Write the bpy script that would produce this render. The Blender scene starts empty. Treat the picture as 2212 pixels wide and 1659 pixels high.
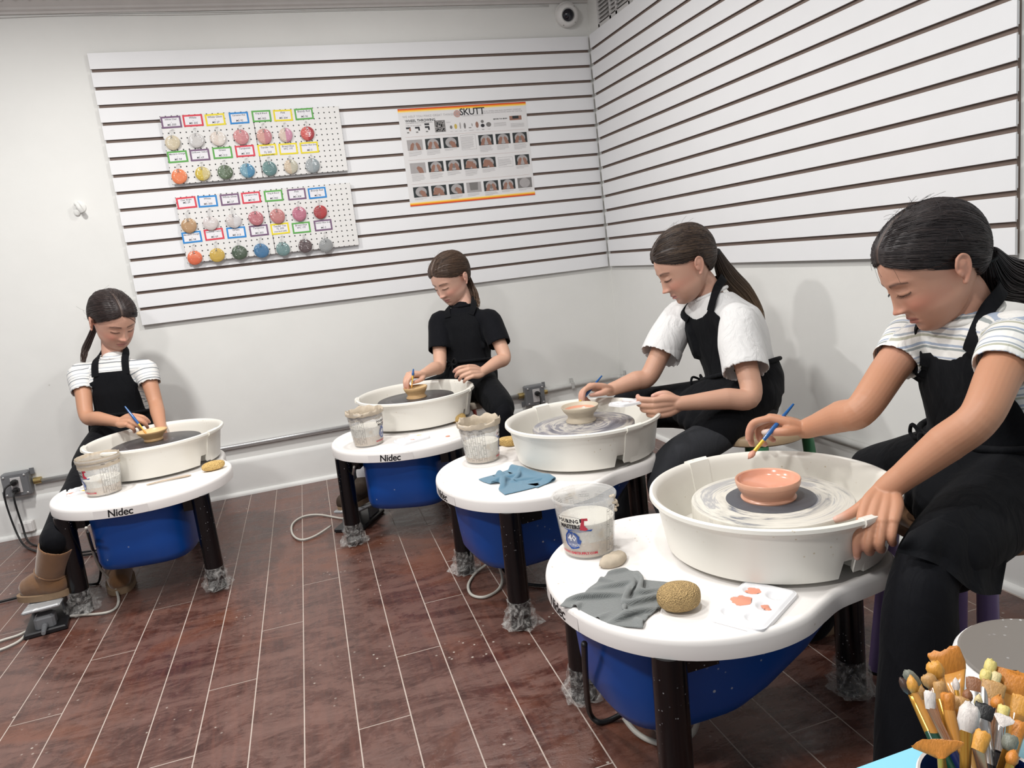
import bpy, bmesh, math, random
import numpy as np
from mathutils import Vector, Matrix
random.seed(7); rng = np.random.default_rng(7)
sc = bpy.context.scene
col = sc.collection
PI = math.pi
# ------------------------------------------------------------------ camera
FPX = 1602.43
CAM = np.array([-1.757, -3.8689, 1.0673])
RCW = np.array([[0.9486281, -0.2955926, -0.1128261],
                [-0.1594183, -0.1385269, -0.9774437],
                [0.2732957, 0.9452171, -0.1785334]])      # rows: right, down, forward
cd = bpy.data.cameras.new('camera'); cam = bpy.data.objects.new('camera', cd); col.objects.link(cam)
cd.sensor_width = 36; cd.lens = FPX * 36 / 2212; cd.clip_start = 0.05
M = Matrix(((RCW[0, 0], -RCW[1, 0], -RCW[2, 0], CAM[0]), (RCW[0, 1], -RCW[1, 1], -RCW[2, 1], CAM[1]),
            (RCW[0, 2], -RCW[1, 2], -RCW[2, 2], CAM[2]), (0, 0, 0, 1)))
cam.matrix_world = M
sc.camera = cam
# ------------------------------------------------------------------ world, lamps, exposure
w = bpy.data.worlds.new('room_light'); sc.world = w; w.use_nodes = True
w.node_tree.nodes['Background'].inputs[0].default_value = (0.93, 0.96, 1.0, 1)
w.node_tree.nodes['Background'].inputs[1].default_value = 0.36
def lamp(name, loc, power, size, color=(1, 0.985, 0.96), target=None):
    l = bpy.data.lights.new(name, 'AREA'); l.shape = 'DISK'; l.size = size; l.energy = power; l.color = color
    o = bpy.data.objects.new(name, l); col.objects.link(o); o.location = loc
    if target is not None:
        o.rotation_euler = (Vector(target) - Vector(loc)).to_track_quat('-Z', 'Y').to_euler()
    return o
lamp('ceiling_lamp', (-1.25, -1.25, 2.42), 16, 0.16)
lamp('ceiling_lamp', (-2.75, -1.35, 2.42), 29, 0.16)
lamp('ceiling_lamp', (-1.35, -3.0, 2.42), 14, 0.16)
lamp('ceiling_lamp', (-2.85, -3.5, 2.42), 38, 0.3)
lamp('ceiling_lamp', (-2.0, -2.3, 2.42), 16, 0.3)
vs = sc.view_settings
vs.view_transform = 'Standard'; vs.look = 'None'; vs.gamma = 1; vs.exposure = 0.17; vs.use_curve_mapping = False
sc.cycles.max_bounces = 6
# ------------------------------------------------------------------ pixel helpers (photo frame 2212 x 1659)
def ray(x, y): return RCW.T @ np.array([(x - 1106) / FPX, (y - 829.5) / FPX, 1.0])
def at(x, y, d): return CAM + ray(x, y) * d
def onz(x, y, z): r = ray(x, y); return CAM + r * (z - CAM[2]) / r[2]
def ony(x, y, Y): r = ray(x, y); return CAM + r * (Y - CAM[1]) / r[1]
def onx(x, y, X): r = ray(x, y); return CAM + r * (X - CAM[0]) / r[0]
def V(*a): return np.array(a, float)
def unit(v): v = np.asarray(v, float); n = np.linalg.norm(v); return v / n if n > 1e-12 else v
# ------------------------------------------------------------------ geometry helpers
def frame(d, up=(0, 0, 1)):
    d = unit(d); u = np.asarray(up, float)
    if abs(d @ u) > 0.98: u = V(1, 0, 0)
    s = unit(np.cross(d, u)); return s, np.cross(s, d)
def spline(pts, n, closed=False):
    P = np.asarray(pts, float); m = len(P); out = []
    segs = m if closed else m - 1
    for k in range(n):
        t = k / n * segs if closed else k / (n - 1) * segs
        i = min(int(t), segs - 1); t -= i
        if closed: a, b, c_, d = P[(i - 1) % m], P[i % m], P[(i + 1) % m], P[(i + 2) % m]
        else: a, b, c_, d = P[max(i - 1, 0)], P[i], P[i + 1], P[min(i + 2, m - 1)]
        out.append(0.5 * ((2 * b) + (c_ - a) * t + (2 * a - 5 * b + 4 * c_ - d) * t * t + (3 * b - a - 3 * c_ + d) * t ** 3))
    return np.array(out)
class MB:
    def __init__(s): s.v = []; s.f = []; s.n = 0; s.mi = []
    def add(s, verts, faces, mi=0):
        verts = np.asarray(verts, float).reshape(-1, 3); s.v.append(verts)
        s.f += [tuple(i + s.n for i in f) for f in faces]; s.mi += [mi] * len(faces); s.n += len(verts); return s
    def box(s, c, size, rot=None, mi=0):
        x, y, z = np.asarray(size, float) / 2
        p = np.array([(-x, -y, -z), (x, -y, -z), (x, y, -z), (-x, y, -z), (-x, -y, z), (x, -y, z), (x, y, z), (-x, y, z)])
        if rot is not None: p = p @ np.asarray(rot).T
        return s.add(p + np.asarray(c), [(0, 3, 2, 1), (4, 5, 6, 7), (0, 1, 5, 4), (1, 2, 6, 5), (2, 3, 7, 6), (3, 0, 4, 7)], mi)
    def bbox(s, c, size, b, rot=None, mi=0):      # box with chamfered vertical edges and top/bottom edges
        x, y, z = np.asarray(size, float) / 2
        def ring(ix, iy): return [(-ix + b, -iy), (ix - b, -iy), (ix, -iy + b), (ix, iy - b), (ix - b, iy), (-ix + b, iy), (-ix, iy - b), (-ix, -iy + b)]
        rings = []
        for zz, k in ((-z, b), (-z + b, 0), (z - b, 0), (z, b)):
            rings.append([(px * (1 - k / x), py * (1 - k / y), zz) for px, py in ring(x, y)])
        v = np.array(rings).reshape(-1, 3); f = [tuple(range(7, -1, -1)), tuple(24 + i for i in range(8))]
        for r in range(3):
            for i in range(8): j = (i + 1) % 8; f.append((r * 8 + i, r * 8 + j, r * 8 + 8 + j, r * 8 + 8 + i))
        if rot is not None: v = v @ np.asarray(rot).T
        return s.add(v + np.asarray(c), f, mi)
    def loft(s, rings, cap=True, closed=True, mi=0):
        rings = [np.asarray(r, float) for r in rings]; n = len(rings[0]); f = []
        for r in range(len(rings) - 1):
            for i in range(n if closed else n - 1):
                j = (i + 1) % n; f.append((r * n + i, r * n + j, (r + 1) * n + j, (r + 1) * n + i))
        if cap and closed: f += [tuple(range(n - 1, -1, -1)), tuple((len(rings) - 1) * n + i for i in range(n))]
        return s.add(np.concatenate(rings), f, mi)
    def tube(s, pts, r, n=8, cap=True, up=(0, 0, 1), mi=0, flat=1.0):
        P = np.asarray(pts, float); m = len(P); r = np.broadcast_to(np.asarray(r, float), (m,)); rings = []
        T = np.gradient(P, axis=0); sprev = None
        for i in range(m):
            d = unit(T[i])
            if sprev is None: a, b = frame(d, up)
            else:
                a = unit(sprev - d * (sprev @ d)); b = np.cross(a, d)
            sprev = a; th = np.arange(n) * 2 * PI / n
            rings.append(P[i] + r[i] * (np.outer(np.cos(th), a) + flat * np.outer(np.sin(th), b)))
        # outward orientation: a x b = -d -> reverse
        return s.loft([q[::-1] for q in rings], cap, mi=mi)
    def cyl(s, p0, p1, r0, r1=None, n=16, cap=True, mi=0):
        return s.tube([p0, p1], [r0, r0 if r1 is None else r1], n, cap, mi=mi)
    def lathe(s, prof, n=32, c=(0, 0, 0), axis=None, a0=0, a1=2 * PI, mi=0):
        full = abs(a1 - a0 - 2 * PI) < 1e-6; m = n if full else n + 1
        th = a0 + np.arange(m) * (a1 - a0) / n
        rings = [np.stack([r * np.cos(th), r * np.sin(th), np.full(m, z)], 1) for r, z in prof]
        v = np.concatenate(rings)
        if axis is not None:
            d = unit(axis); a, b = frame(d); v = np.outer(v[:, 0], a) + np.outer(v[:, 1], np.cross(d, a)) + np.outer(v[:, 2], d)
        f = []
        for k in range(len(prof) - 1):
            for i in range(n if full else n):
                j = (i + 1) % m; f.append((k * m + i, k * m + j, (k + 1) * m + j, (k + 1) * m + i))
        return s.add(v + np.asarray(c), f, mi)
    def ell(s, c, rad, n=16, m=10, rot=None, mi=0):
        v = [(0, 0, -1)]
        for i in range(1, m):
            p = PI * i / m
            for j in range(n): v.append((math.sin(p) * math.cos(2 * PI * j / n), math.sin(p) * math.sin(2 * PI * j / n), -math.cos(p)))
        v.append((0, 0, 1)); f = []
        for j in range(n): f.append((0, 1 + (j + 1) % n, 1 + j)); f.append((len(v) - 1, 1 + (m - 2) * n + j, 1 + (m - 2) * n + (j + 1) % n))
        for i in range(m - 2):
            for j in range(n): k = (j + 1) % n; f.append((1 + i * n + j, 1 + i * n + k, 1 + (i + 1) * n + k, 1 + (i + 1) * n + j))
        v = np.array(v) * np.asarray(rad)
        if rot is not None: v = v @ np.asarray(rot).T
        return s.add(v + np.asarray(c), f, mi)
    def prism(s, out, z0, z1, mi=0):
        o = np.asarray(out, float); n = len(o)
        return s.loft([np.c_[o, np.full(n, z0)], np.c_[o, np.full(n, z1)]], mi=mi)
    def quad(s, a, b, c_, d, mi=0): return s.add([a, b, c_, d], [(0, 1, 2, 3)], mi)
    def arr(s): return np.concatenate(s.v) if s.v else np.zeros((0, 3))
def mesh_from(name, verts, faces, mi=None):
    me = bpy.data.meshes.new(name); me.from_pydata([tuple(map(float, v)) for v in verts], [], faces)
    if mi is not None and len(set(mi)) > 1: me.polygons.foreach_set('material_index', mi)
    me.update(); return me
def obj(name, mb, mats, parent=None, smooth=40, world=None, loc=None):
    """mb vertices are local; world=(x,y,z) subtracts that origin from world-space vertices"""
    v = mb.arr()
    if world is not None: v = v - np.asarray(world)
    me = mesh_from(name, v, mb.f, mb.mi)
    for m_ in (mats if isinstance(mats, (list, tuple)) else [mats]): me.materials.append(m_)
    if smooth:
        me.polygons.foreach_set('use_smooth', [True] * len(me.polygons))
        if smooth < 180: me.set_sharp_from_angle(angle=math.radians(smooth))
    o = bpy.data.objects.new(name, me); col.objects.link(o)
    if parent is not None: o.parent = parent
    if loc is not None: o.location = loc
    return o
def inst(src, loc=None, parent=None, rot=None):
    o = src.copy(); col.objects.link(o)
    if loc is not None: o.location = loc
    if rot is not None: o.rotation_euler = rot
    if parent is not None: o.parent = parent
    return o
def tag(o, label, cat=None, group=None, kind=None):
    if label: o['label'] = label
    if cat: o['category'] = cat
    if group: o['group'] = group
    if kind: o['kind'] = kind
    return o
def empty(name, loc, label=None, cat=None, group=None, rz=0):
    o = bpy.data.objects.new(name, None); col.objects.link(o); o.location = [float(q) for q in loc]; o.rotation_euler = (0, 0, rz); o.empty_display_size = 0.05
    return tag(o, label, cat, group)
_fonts = {}
def text_geo(s, size, bold=0.0, shear=0.0, align='CENTER', spacing=1.0, res=2):
    cu = bpy.data.curves.new('t', 'FONT'); cu.body = s; cu.size = size; cu.offset = bold; cu.shear = shear; cu.align_x = align; cu.align_y = 'CENTER'
    cu.space_character = spacing; cu.resolution_u = res
    o = bpy.data.objects.new('t', cu); col.objects.link(o)
    dg = bpy.context.evaluated_depsgraph_get(); me = bpy.data.meshes.new_from_object(o.evaluated_get(dg))
    v = np.array([q.co[:] for q in me.vertices]) if len(me.vertices) else np.zeros((0, 3)); f = [tuple(p.vertices) for p in me.polygons]
    bpy.data.objects.remove(o); bpy.data.curves.remove(cu); bpy.data.meshes.remove(me)
    return v, f
# ------------------------------------------------------------------ materials
class NT:
    def __init__(s, m): s.t = m.node_tree; s.N = s.t.nodes; s.L = s.t.links
    def n(s, typ, **k):
        q = s.N.new(typ)
        for a, b in k.items():
            if a.startswith('i_'): q.inputs[a[2:].replace('_', ' ')].default_value = b
            else: setattr(q, a, b)
        return q
    def l(s, a, b): s.L.new(a, b)
    def noise(s, scale, detail=4, rough=0.55, dist=0.0, vec=None):
        q = s.n('ShaderNodeTexNoise'); q.inputs['Scale'].default_value = scale; q.inputs['Detail'].default_value = detail; q.inputs['Roughness'].default_value = rough; q.inputs['Distortion'].default_value = dist
        if vec is not None: s.l(vec, q.inputs['Vector'])
        return q.outputs['Fac']
    def ramp(s, fac, stops):
        q = s.n('ShaderNodeValToRGB'); e = q.color_ramp.elements
        while len(e) < len(stops): e.new(0.5)
        for i, (p, c_) in enumerate(stops): e[i].position = p; e[i].color = (*c_, 1) if len(c_) == 3 else c_
        s.l(fac, q.inputs['Fac']); return q.outputs['Color']
    def mix(s, fac, a, b, mode='MIX'):
        q = s.n('ShaderNodeMix', data_type='RGBA', blend_type=mode)
        for i, x in ((0, fac), (6, a), (7, b)):
            if isinstance(x, (int, float)): q.inputs[i].default_value = x
            elif isinstance(x, tuple): q.inputs[i].default_value = (*x, 1) if len(x) == 3 else x
            else: s.l(x, q.inputs[i])
        return q.outputs[2]
    def math(s, op, a, b=0.0, clamp=False):
        q = s.n('ShaderNodeMath', operation=op, use_clamp=clamp)
        for i, x in ((0, a), (1, b)):
            if isinstance(x, (int, float)): q.inputs[i].default_value = x
            else: s.l(x, q.inputs[i])
        return q.outputs[0]
    def coord(s, kind='Object', scale=None, rot=None):
        o = s.n('ShaderNodeTexCoord').outputs[kind]
        if scale or rot:
            m = s.n('ShaderNodeMapping')
            if scale: m.inputs['Scale'].default_value = scale
            if rot: m.inputs['Rotation'].default_value = rot
            s.l(o, m.inputs['Vector']); o = m.outputs['Vector']
        return o
    def bump(s, h, strength=0.3, dist=0.002):
        q = s.n('ShaderNodeBump'); q.inputs['Strength'].default_value = strength; q.inputs['Distance'].default_value = dist; s.l(h, q.inputs['Height']); return q.outputs['Normal']
def base_mat(name):
    m = bpy.data.materials.new(name); m.use_nodes = True; return m, NT(m), m.node_tree.nodes['Principled BSDF']
def pmat(name, c, rough=0.5, metal=0.0, var=0.12, scale=14.0, bump=0.0, bscale=60.0, spec=0.5, trans=0.0, coat=0.0, c2=None, alpha=1.0, ior=1.45, sss=0.0, sheen=0.0, geo='Object', detail=4):
    m, t, b = base_mat(name)
    c = tuple(c); d = c2 or tuple(max(0, x * (1 - var)) for x in c)
    vec = t.coord(geo)
    t.l(t.mix(t.noise(scale, detail, vec=vec), c, d), b.inputs['Base Color'])
    b.inputs['Roughness'].default_value = rough; b.inputs['Metallic'].default_value = metal; b.inputs['Specular IOR Level'].default_value = spec
    b.inputs['Transmission Weight'].default_value = trans; b.inputs['Coat Weight'].default_value = coat; b.inputs['IOR'].default_value = ior; b.inputs['Alpha'].default_value = alpha
    b.inputs['Sheen Weight'].default_value = sheen
    if sss: b.inputs['Subsurface Weight'].default_value = sss; b.inputs['Subsurface Radius'].default_value = (0.012, 0.005, 0.003); b.inputs['Subsurface Scale'].default_value = 0.5
    if bump: t.l(t.bump(t.noise(bscale, 3, vec=vec), bump), b.inputs['Normal'])
    return m
def s2l(r, g, b):
    f = lambda x: (x / 255 / 12.92) if x / 255 <= 0.04045 else ((x / 255 + 0.055) / 1.055) ** 2.4
    return (f(r), f(g), f(b))
def flecked(name, c, fleck, rough, thr=0.62, scale=26, spec=0.5, fscale=160, coat=0.0, streak=True):
    """plain colour with splashes of dried clay of their own shape"""
    m, t, b = base_mat(name); vec = t.coord('Object')
    n1 = t.noise(scale, 5, 0.7, vec=vec); mask = t.ramp(n1, [(thr, (0, 0, 0)), (thr + 0.03, (1, 1, 1))])
    vo = t.n('ShaderNodeTexVoronoi', i_Scale=fscale); t.l(vec, vo.inputs['Vector'])
    dots = t.ramp(vo.outputs['Distance'], [(0.10, (1, 1, 1)), (0.16, (0, 0, 0))])
    sel = t.ramp(t.noise(9, 3, vec=vec), [(0.52, (0, 0, 0)), (0.6, (1, 1, 1))])
    dm = t.mix(1.0, dots, sel, 'MULTIPLY')
    fac = t.mix(1.0, mask, dm, 'LIGHTEN') if streak else dm
    t.l(t.mix(fac, c, fleck), b.inputs['Base Color']); b.inputs['Roughness'].default_value = rough; b.inputs['Specular IOR Level'].default_value = spec; b.inputs['Coat Weight'].default_value = coat
    return m
# ------------------------------------------------------------------ room materials
def wall_mat(name, c, dirt=0.06):
    m, t, b = base_mat(name); vec = t.coord('Object')
    n = t.noise(2.2, 6, 0.6, vec=vec); n2 = t.noise(38, 4, 0.6, vec=vec)
    a = t.mix(t.ramp(n, [(0.35, (0, 0, 0)), (0.75, (1, 1, 1))]), c, tuple(x * (1 - dirt) for x in c))
    vo = t.n('ShaderNodeTexVoronoi', i_Scale=7.0); t.l(vec, vo.inputs['Vector'])
    spots = t.ramp(vo.outputs['Distance'], [(0.018, (1, 1, 1)), (0.03, (0, 0, 0))])
    t.l(t.mix(t.mix(1.0, spots, t.ramp(t.noise(3.0, 2, vec=vec), [(0.5, (0, 0, 0)), (0.6, (.45, .45, .45))]), 'MULTIPLY'), a, (0.35, 0.32, 0.28)), b.inputs['Base Color'])
    b.inputs['Roughness'].default_value = 0.55; b.inputs['Specular IOR Level'].default_value = 0.3
    h = t.math('ADD', t.math('MULTIPLY', t.noise(5, 3, vec=vec), 2.0), t.math('MULTIPLY', n2, 0.25))
    t.l(t.bump(h, 0.25, 0.004), b.inputs['Normal']); return m
M_wall = wall_mat('painted_plaster', (0.80, 0.80, 0.775))
M_trim = wall_mat('painted_wood_trim', (0.80, 0.80, 0.78), 0.10)
M_ceil = pmat('painted_ceiling', (0.62, 0.58, 0.55), 0.7)
M_slat = pmat('white_slat_paint', (0.83, 0.835, 0.85), 0.42, var=0.05, scale=6, bump=0.08, bscale=90, spec=0.35)
M_mdf = pmat('raw_brown_board', (0.21, 0.155, 0.130), 0.8, var=0.25, scale=18)
def floor_mat():
    m, t, b = base_mat('wet_brown_plank')
    g = t.n('ShaderNodeNewGeometry').outputs['Position']
    oi = t.n('ShaderNodeObjectInfo').outputs['Random']
    mp = t.n('ShaderNodeMapping'); mp.inputs['Scale'].default_value = (14, 1.6, 1); t.l(g, mp.inputs['Vector'])
    ad = t.n('ShaderNodeVectorMath', operation='ADD'); t.l(mp.outputs[0], ad.inputs[0]); cb = t.n('ShaderNodeCombineXYZ'); t.l(t.math('MULTIPLY', oi, 37.0), cb.inputs[1]); t.l(cb.outputs[0], ad.inputs[1])
    grain = t.noise(3.0, 6, 0.62, 0.6, vec=ad.outputs[0])
    wood = t.ramp(grain, [(0.25, (0.030, 0.011, 0.008)), (0.5, (0.072, 0.026, 0.019)), (0.75, (0.130, 0.048, 0.032))])
    wood = t.mix(t.math('MULTIPLY', oi, 0.45), wood, (0.055, 0.024, 0.020))
    # smeared clay film, with wiped arcs
    sw = t.n('ShaderNodeMapping'); sw.inputs['Rotation'].default_value = (0, 0, 0.6); sw.inputs['Scale'].default_value = (1.3, 3.0, 1); t.l(g, sw.inputs['Vector'])
    film = t.noise(1.9, 7, 0.62, 2.2, vec=sw.outputs[0]); film2 = t.noise(9.0, 6, 0.72, 3.0, vec=sw.outputs[0])
    fm = t.ramp(t.math('ADD', t.math('MULTIPLY', film, 0.66), t.math('MULTIPLY', film2, 0.34)), [(0.42, (0.0, 0.0, 0.0)), (0.475, (0.30, 0.30, 0.30)), (0.51, (0.62, 0.62, 0.62)), (0.60, (0.95, 0.95, 0.95))])
    c = t.mix(t.math('MULTIPLY', fm, 0.56), wood, (0.205, 0.112, 0.090))
    red = t.ramp(t.noise(2.3, 5, 0.6, 1.0, vec=g), [(0.52, (0, 0, 0)), (0.66, (1, 1, 1))])
    c = t.mix(t.math('MULTIPLY', red, 0.5), c, (0.16, 0.050, 0.022))
    vo = t.n('ShaderNodeTexVoronoi', i_Scale=34.0); t.l(g, vo.inputs['Vector'])
    dots = t.ramp(vo.outputs['Distance'], [(0.085, (1, 1, 1)), (0.13, (0, 0, 0))])
    sel = t.ramp(t.noise(3.3, 4, 0.7, vec=g), [(0.52, (0, 0, 0)), (0.62, (1, 1, 1))])
    c = t.mix(t.math('MULTIPLY', t.mix(1.0, dots, sel, 'MULTIPLY'), 0.75), c, (0.55, 0.50, 0.44))
    t.l(c, b.inputs['Base Color'])
    t.l(t.math('ADD', t.math('MULTIPLY', fm, 0.26), 0.13), b.inputs['Roughness']); b.inputs['Specular IOR Level'].default_value = 0.55
    hb = t.math('ADD', t.math('MULTIPLY', film2, 1.0), t.math('MULTIPLY', t.noise(42, 4, 0.6, 1.5, vec=g), 0.5))
    t.l(t.bump(hb, 0.32, 0.004), b.inputs['Normal']); return m
M_floor = floor_mat()
M_grout = pmat('pale_grout', (0.50, 0.42, 0.37), 0.7, var=0.3, scale=30)
# ------------------------------------------------------------------ floor with planks
XL, YB = -4.6, -4.7
floor = tag(obj('floor', MB().box(((XL + 0.14) / 2, (YB + 0.14) / 2, -0.0504), (0.14 - XL, 0.14 - YB, 0.1)), M_grout, smooth=0), 'dark red-brown plank floor smeared with wet clay', kind='structure')
PW, PL = 0.1245, 1.2
for i in range(-22, 15):
    x0 = -1.8535 + i * PW
    y_first = -1.303 + 0.28 * i
    k0 = math.ceil((0.02 - y_first) / PL)
    for k in range(k0, k0 - 6, -1):
        ya, yb = y_first + (k - 1) * PL, y_first + k * PL
        yb = min(yb, 0.03); ya = max(ya, YB)
        if yb - ya < 0.04: continue
        def px(y, off): return x0 + off + (y + 1.3) * 0.0245
        g = 0.0016
        pts = [(px(ya, g), ya + g), (px(ya, PW - g), ya + g), (px(yb, PW - g), yb - g), (px(yb, g), yb - g)]
        if min(p[0] for p in pts) > 0.03 or max(p[0] for p in pts) < XL: continue
        pts = [(min(p[0], 0.03), p[1]) for p in pts]
        obj('plank', MB().prism(pts, -0.012, 0.0), M_floor, floor, smooth=0)
# ------------------------------------------------------------------ walls
WH = 2.46
tag(obj('wall_back', MB().box(((XL + 0.12) / 2, 0.07, WH / 2), (0.12 - XL, 0.1, WH)), M_wall, smooth=0), 'white painted back wall with slatwall panel', kind='structure')
tag(obj('wall_right', MB().box((0.07, (YB + 0.02) / 2, WH / 2), (0.1, 0.02 - YB, WH)), M_wall, smooth=0), 'white painted right wall with slatwall panel', kind='structure')
tag(obj('ceiling', MB().box(((XL + 0.12) / 2, (YB + 0.12) / 2, WH + 0.05), (0.12 - XL, 0.12 - YB, 0.1)), M_ceil, smooth=0), 'ceiling above the studio', kind='structure')
# baseboards: tall board with a bevelled top and a rounded shoe strip
def baseboard(name, back, label):
    prof = [(0, 0.0), (-0.014, 0.0), (-0.014, 0.160), (-0.011, 0.174), (-0.004, 0.184), (0, 0.186)]
    shoe = [(-0.014, 0.0), (-0.030, 0.0), (-0.030, 0.008), (-0.026, 0.016), (-0.019, 0.019), (-0.014, 0.0195)]
    def run(pr):
        mb = MB()
        if back: a, b_ = [[(XL, 0.02 + d, z) for d, z in pr], [(0.02, 0.02 + d, z) for d, z in pr]]
        else: a, b_ = [[(0.02 + d, 0.02, z) for d, z in pr], [(0.02 + d, YB, z) for d, z in pr]]
        mb.loft([a, b_]); return mb
    o = tag(obj(name, run(prof), M_trim, smooth=30), label, kind='structure')
    obj('shoe_strip', run(shoe), M_trim, o, smooth=60)
baseboard('baseboard_back', True, 'tall white painted baseboard along the back wall')
baseboard('baseboard_right', False, 'tall white painted baseboard along the right wall')
# crown moulding with a raised leaf ornament
crown = MB(); pr = [(0, 2.296), (-0.012, 2.296), (-0.012, 2.306), (-0.022, 2.312), (-0.022, 2.322), (-0.03, 2.330), (-0.055, 2.365), (-0.075, 2.41), (-0.08, 2.44), (-0.09, 2.445), (-0.09, WH), (0, WH)]
crown.loft([[(XL, 0.02 + d, z) for d, z in pr], [(0.02, 0.02 + d, z) for d, z in pr]])
cr = tag(obj('trim_1', crown, pmat('crown_paint', (0.66, 0.63, 0.61), 0.6, var=0.2, scale=8), smooth=25), 'ornate plaster crown moulding along the top of the back wall', kind='structure')
lf = MB()
for i in range(86):
    x = XL + 0.03 + i * 0.053
    a = 0.5 if i % 2 else -0.5
    rot = np.array(Matrix.Rotation(a, 3, 'Y') @ Matrix.Rotation(-0.55, 3, 'X'))
    lf.ell((x, -0.036, 2.368), (0.013, 0.008, 0.032), 8, 6, rot); lf.ell((x + 0.02, -0.028, 2.352), (0.010, 0.007, 0.014), 6, 5)
obj('leaf_ornament', lf, cr.data.materials[0], cr, smooth=180)
cb = MB()
for dz, ph in ((0.0, 0), (-0.006, 1.3)):
    xs = np.linspace(-4.3, -0.2, 60); cb.tube([(x, 0.012, 2.290 + dz + 0.0025 * math.sin(x * 5 + ph) * (1 + math.sin(x * 1.7))) for x in xs], 0.0016, 5)
tag(obj('cable', cb, M_trim, smooth=180), 'thin painted-over cables running under the crown moulding', 'cable')
# ------------------------------------------------------------------ slatwall panels
S = 0.0762; ZP0 = 0.9082
def slat_panel(name, L, place, label):
    """place(u, d, z): u along the wall, d outward from the wall face"""
    e = empty(name, place(0, 0, ZP0), label, 'wall panel')
    o0 = np.array(place(0, 0, ZP0))
    bk = MB(); pts = [np.array(place(*q)) - o0 for q in [(0.004, 0.0005, ZP0 + .004), (L - 0.004, 0.0005, ZP0 + .004), (L - 0.004, 0.0005, ZP0 + 16 * S - .004), (0.004, 0.0005, ZP0 + 16 * S - .004)]]
    pts2 = [np.array(place(*q)) - o0 for q in [(0.004, 0.0120, ZP0 + .004), (L - 0.004, 0.0120, ZP0 + .004), (L - 0.004, 0.0120, ZP0 + 16 * S - .004), (0.004, 0.0120, ZP0 + 16 * S - .004)]]
    bk.loft([pts, pts2]); obj('backing_board', bk, M_mdf, e, smooth=0)
    gp = 0.0118
    for k in range(16):
        z0 = ZP0 + k * S + (gp / 2 if k else 0); z1 = ZP0 + (k + 1) * S - (gp / 2 if k < 15 else 0)
        i0 = 0.006 if k else 0; i1 = 0.006 if k < 15 else 0
        prof = [(0.0195, z0 + .0008), (0.0205, z0 + .0016), (0.0205, z1 - .0016), (0.0195, z1 - .0008), (0.0160, z1), (0.0152, z1 - i1), (0.0120, z1 - i1), (0.0120, z0 + i0), (0.0152, z0 + i0), (0.0160, z0)]
        mb = MB(); mb.loft([[np.array(place(0, d, z)) - o0 for d, z in prof], [np.array(place(L, d, z)) - o0 for d, z in prof]])
        s_ = obj('slat', mb, [M_slat, M_mdf], e, smooth=0)
        s_.data.polygons.foreach_set('material_index', [0, 0, 0, 1, 1, 1, 1, 1, 1, 1, 0, 0])
    return e
slat_panel('slatwall_panel', 2.412, lambda u, d, z: (-2.412 + u, 0.02 - d, z), 'white slatwall panel with pegboards and poster on the back wall')
slat_panel('slatwall_panel', 2.418, lambda u, d, z: (0.02 - d, -u - 0.0205, z), 'long bare white slatwall panel on the right wall')
slat_panel('slatwall_panel', 0.6, lambda u, d, z: (0.02 - d, -u - 2.475, z), 'slatwall panel cut off by the right edge of the picture')
# ------------------------------------------------------------------ wall grille, dome camera, hook
vent = empty('wall_vent', (0.02, -0.33, 2.14), 'pale grey louvred air vent high on right wall', 'vent')
M_vent = pmat('vent_paint', (0.62, 0.61, 0.60), 0.5)
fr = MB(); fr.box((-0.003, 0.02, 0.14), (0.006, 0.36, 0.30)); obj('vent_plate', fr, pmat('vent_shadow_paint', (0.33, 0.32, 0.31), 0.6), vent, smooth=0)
fm_ = MB()
for a, b_, c_, d in ((0.02, 0.36, -0.005, 0.02), (0.02, 0.36, 0.285, 0.02)): fm_.box((-0.008, a, c_), (0.014, b_, d))
for y in (0.195, 0.055, -0.015 - 0.0, -0.155): fm_.box((-0.008, y, 0.14), (0.014, 0.018, 0.30))
obj('vent_frame', fm_, M_vent, vent, smooth=0)
lm = None
for y0 in (0.125, 0.02, -0.085):
    for k in range(14):
        z = 0.018 + k * 0.0195
        if lm is None: lm = obj('louvre', MB().box((0, 0, 0), (0.003, 0.126, 0.019), np.array(Matrix.Rotation(0.75, 3, 'Y'))), M_vent, vent, smooth=0); lm.location = (-0.012, y0, z)
        else: q = inst(lm, (-0.012, y0, z), vent)
M_screw = pmat('screw_metal', (0.25, 0.24, 0.22), 0.4, 0.8)
dc = empty('security_camera', (-0.107, 0.02, 2.238), 'white dome security camera with black lens near the corner', 'camera')
ax = unit(V(-0.15, -1, -0.25))
M_wp = pmat('white_plastic_shell', (0.80, 0.79, 0.77), 0.35, var=0.04)
obj('mount', MB().lathe([(0, 0), (0.062, 0), (0.064, 0.006), (0.064, 0.022), (0.060, 0.028), (0, 0.028)], 40, axis=(0, -1, 0)), M_wp, dc)
sh = MB().lathe([(0.058, 0.018), (0.060, 0.03), (0.056, 0.045), (0.044, 0.056), (0.036, 0.058), (0.033, 0.054), (0.0, 0.050)], 40, axis=ax); obj('housing', sh, M_wp, dc)
ds = MB().lathe([(0.033, 0.050)] + [(0.031 * math.cos(a), 0.054 + 0.022 * math.sin(a)) for a in np.linspace(0, PI / 2, 9)], 32, axis=ax); obj('lens_dome', ds, pmat('black_glass', (0.004, 0.005, 0.012), 0.08, coat=0.5), dc)
for a in (2.3, 5.2, 3.9):
    s1, s2 = frame(ax); q = ax * 0.046 + 0.051 * (math.cos(a) * s1 + math.sin(a) * s2); obj('screw', MB().ell(q, (0.004, 0.004, 0.004), 8, 6), M_screw, dc)
hk = empty('wall_hook', (-2.574, 0.02, 1.473), 'painted-over wall hook left of the slatwall', 'hook')
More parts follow.
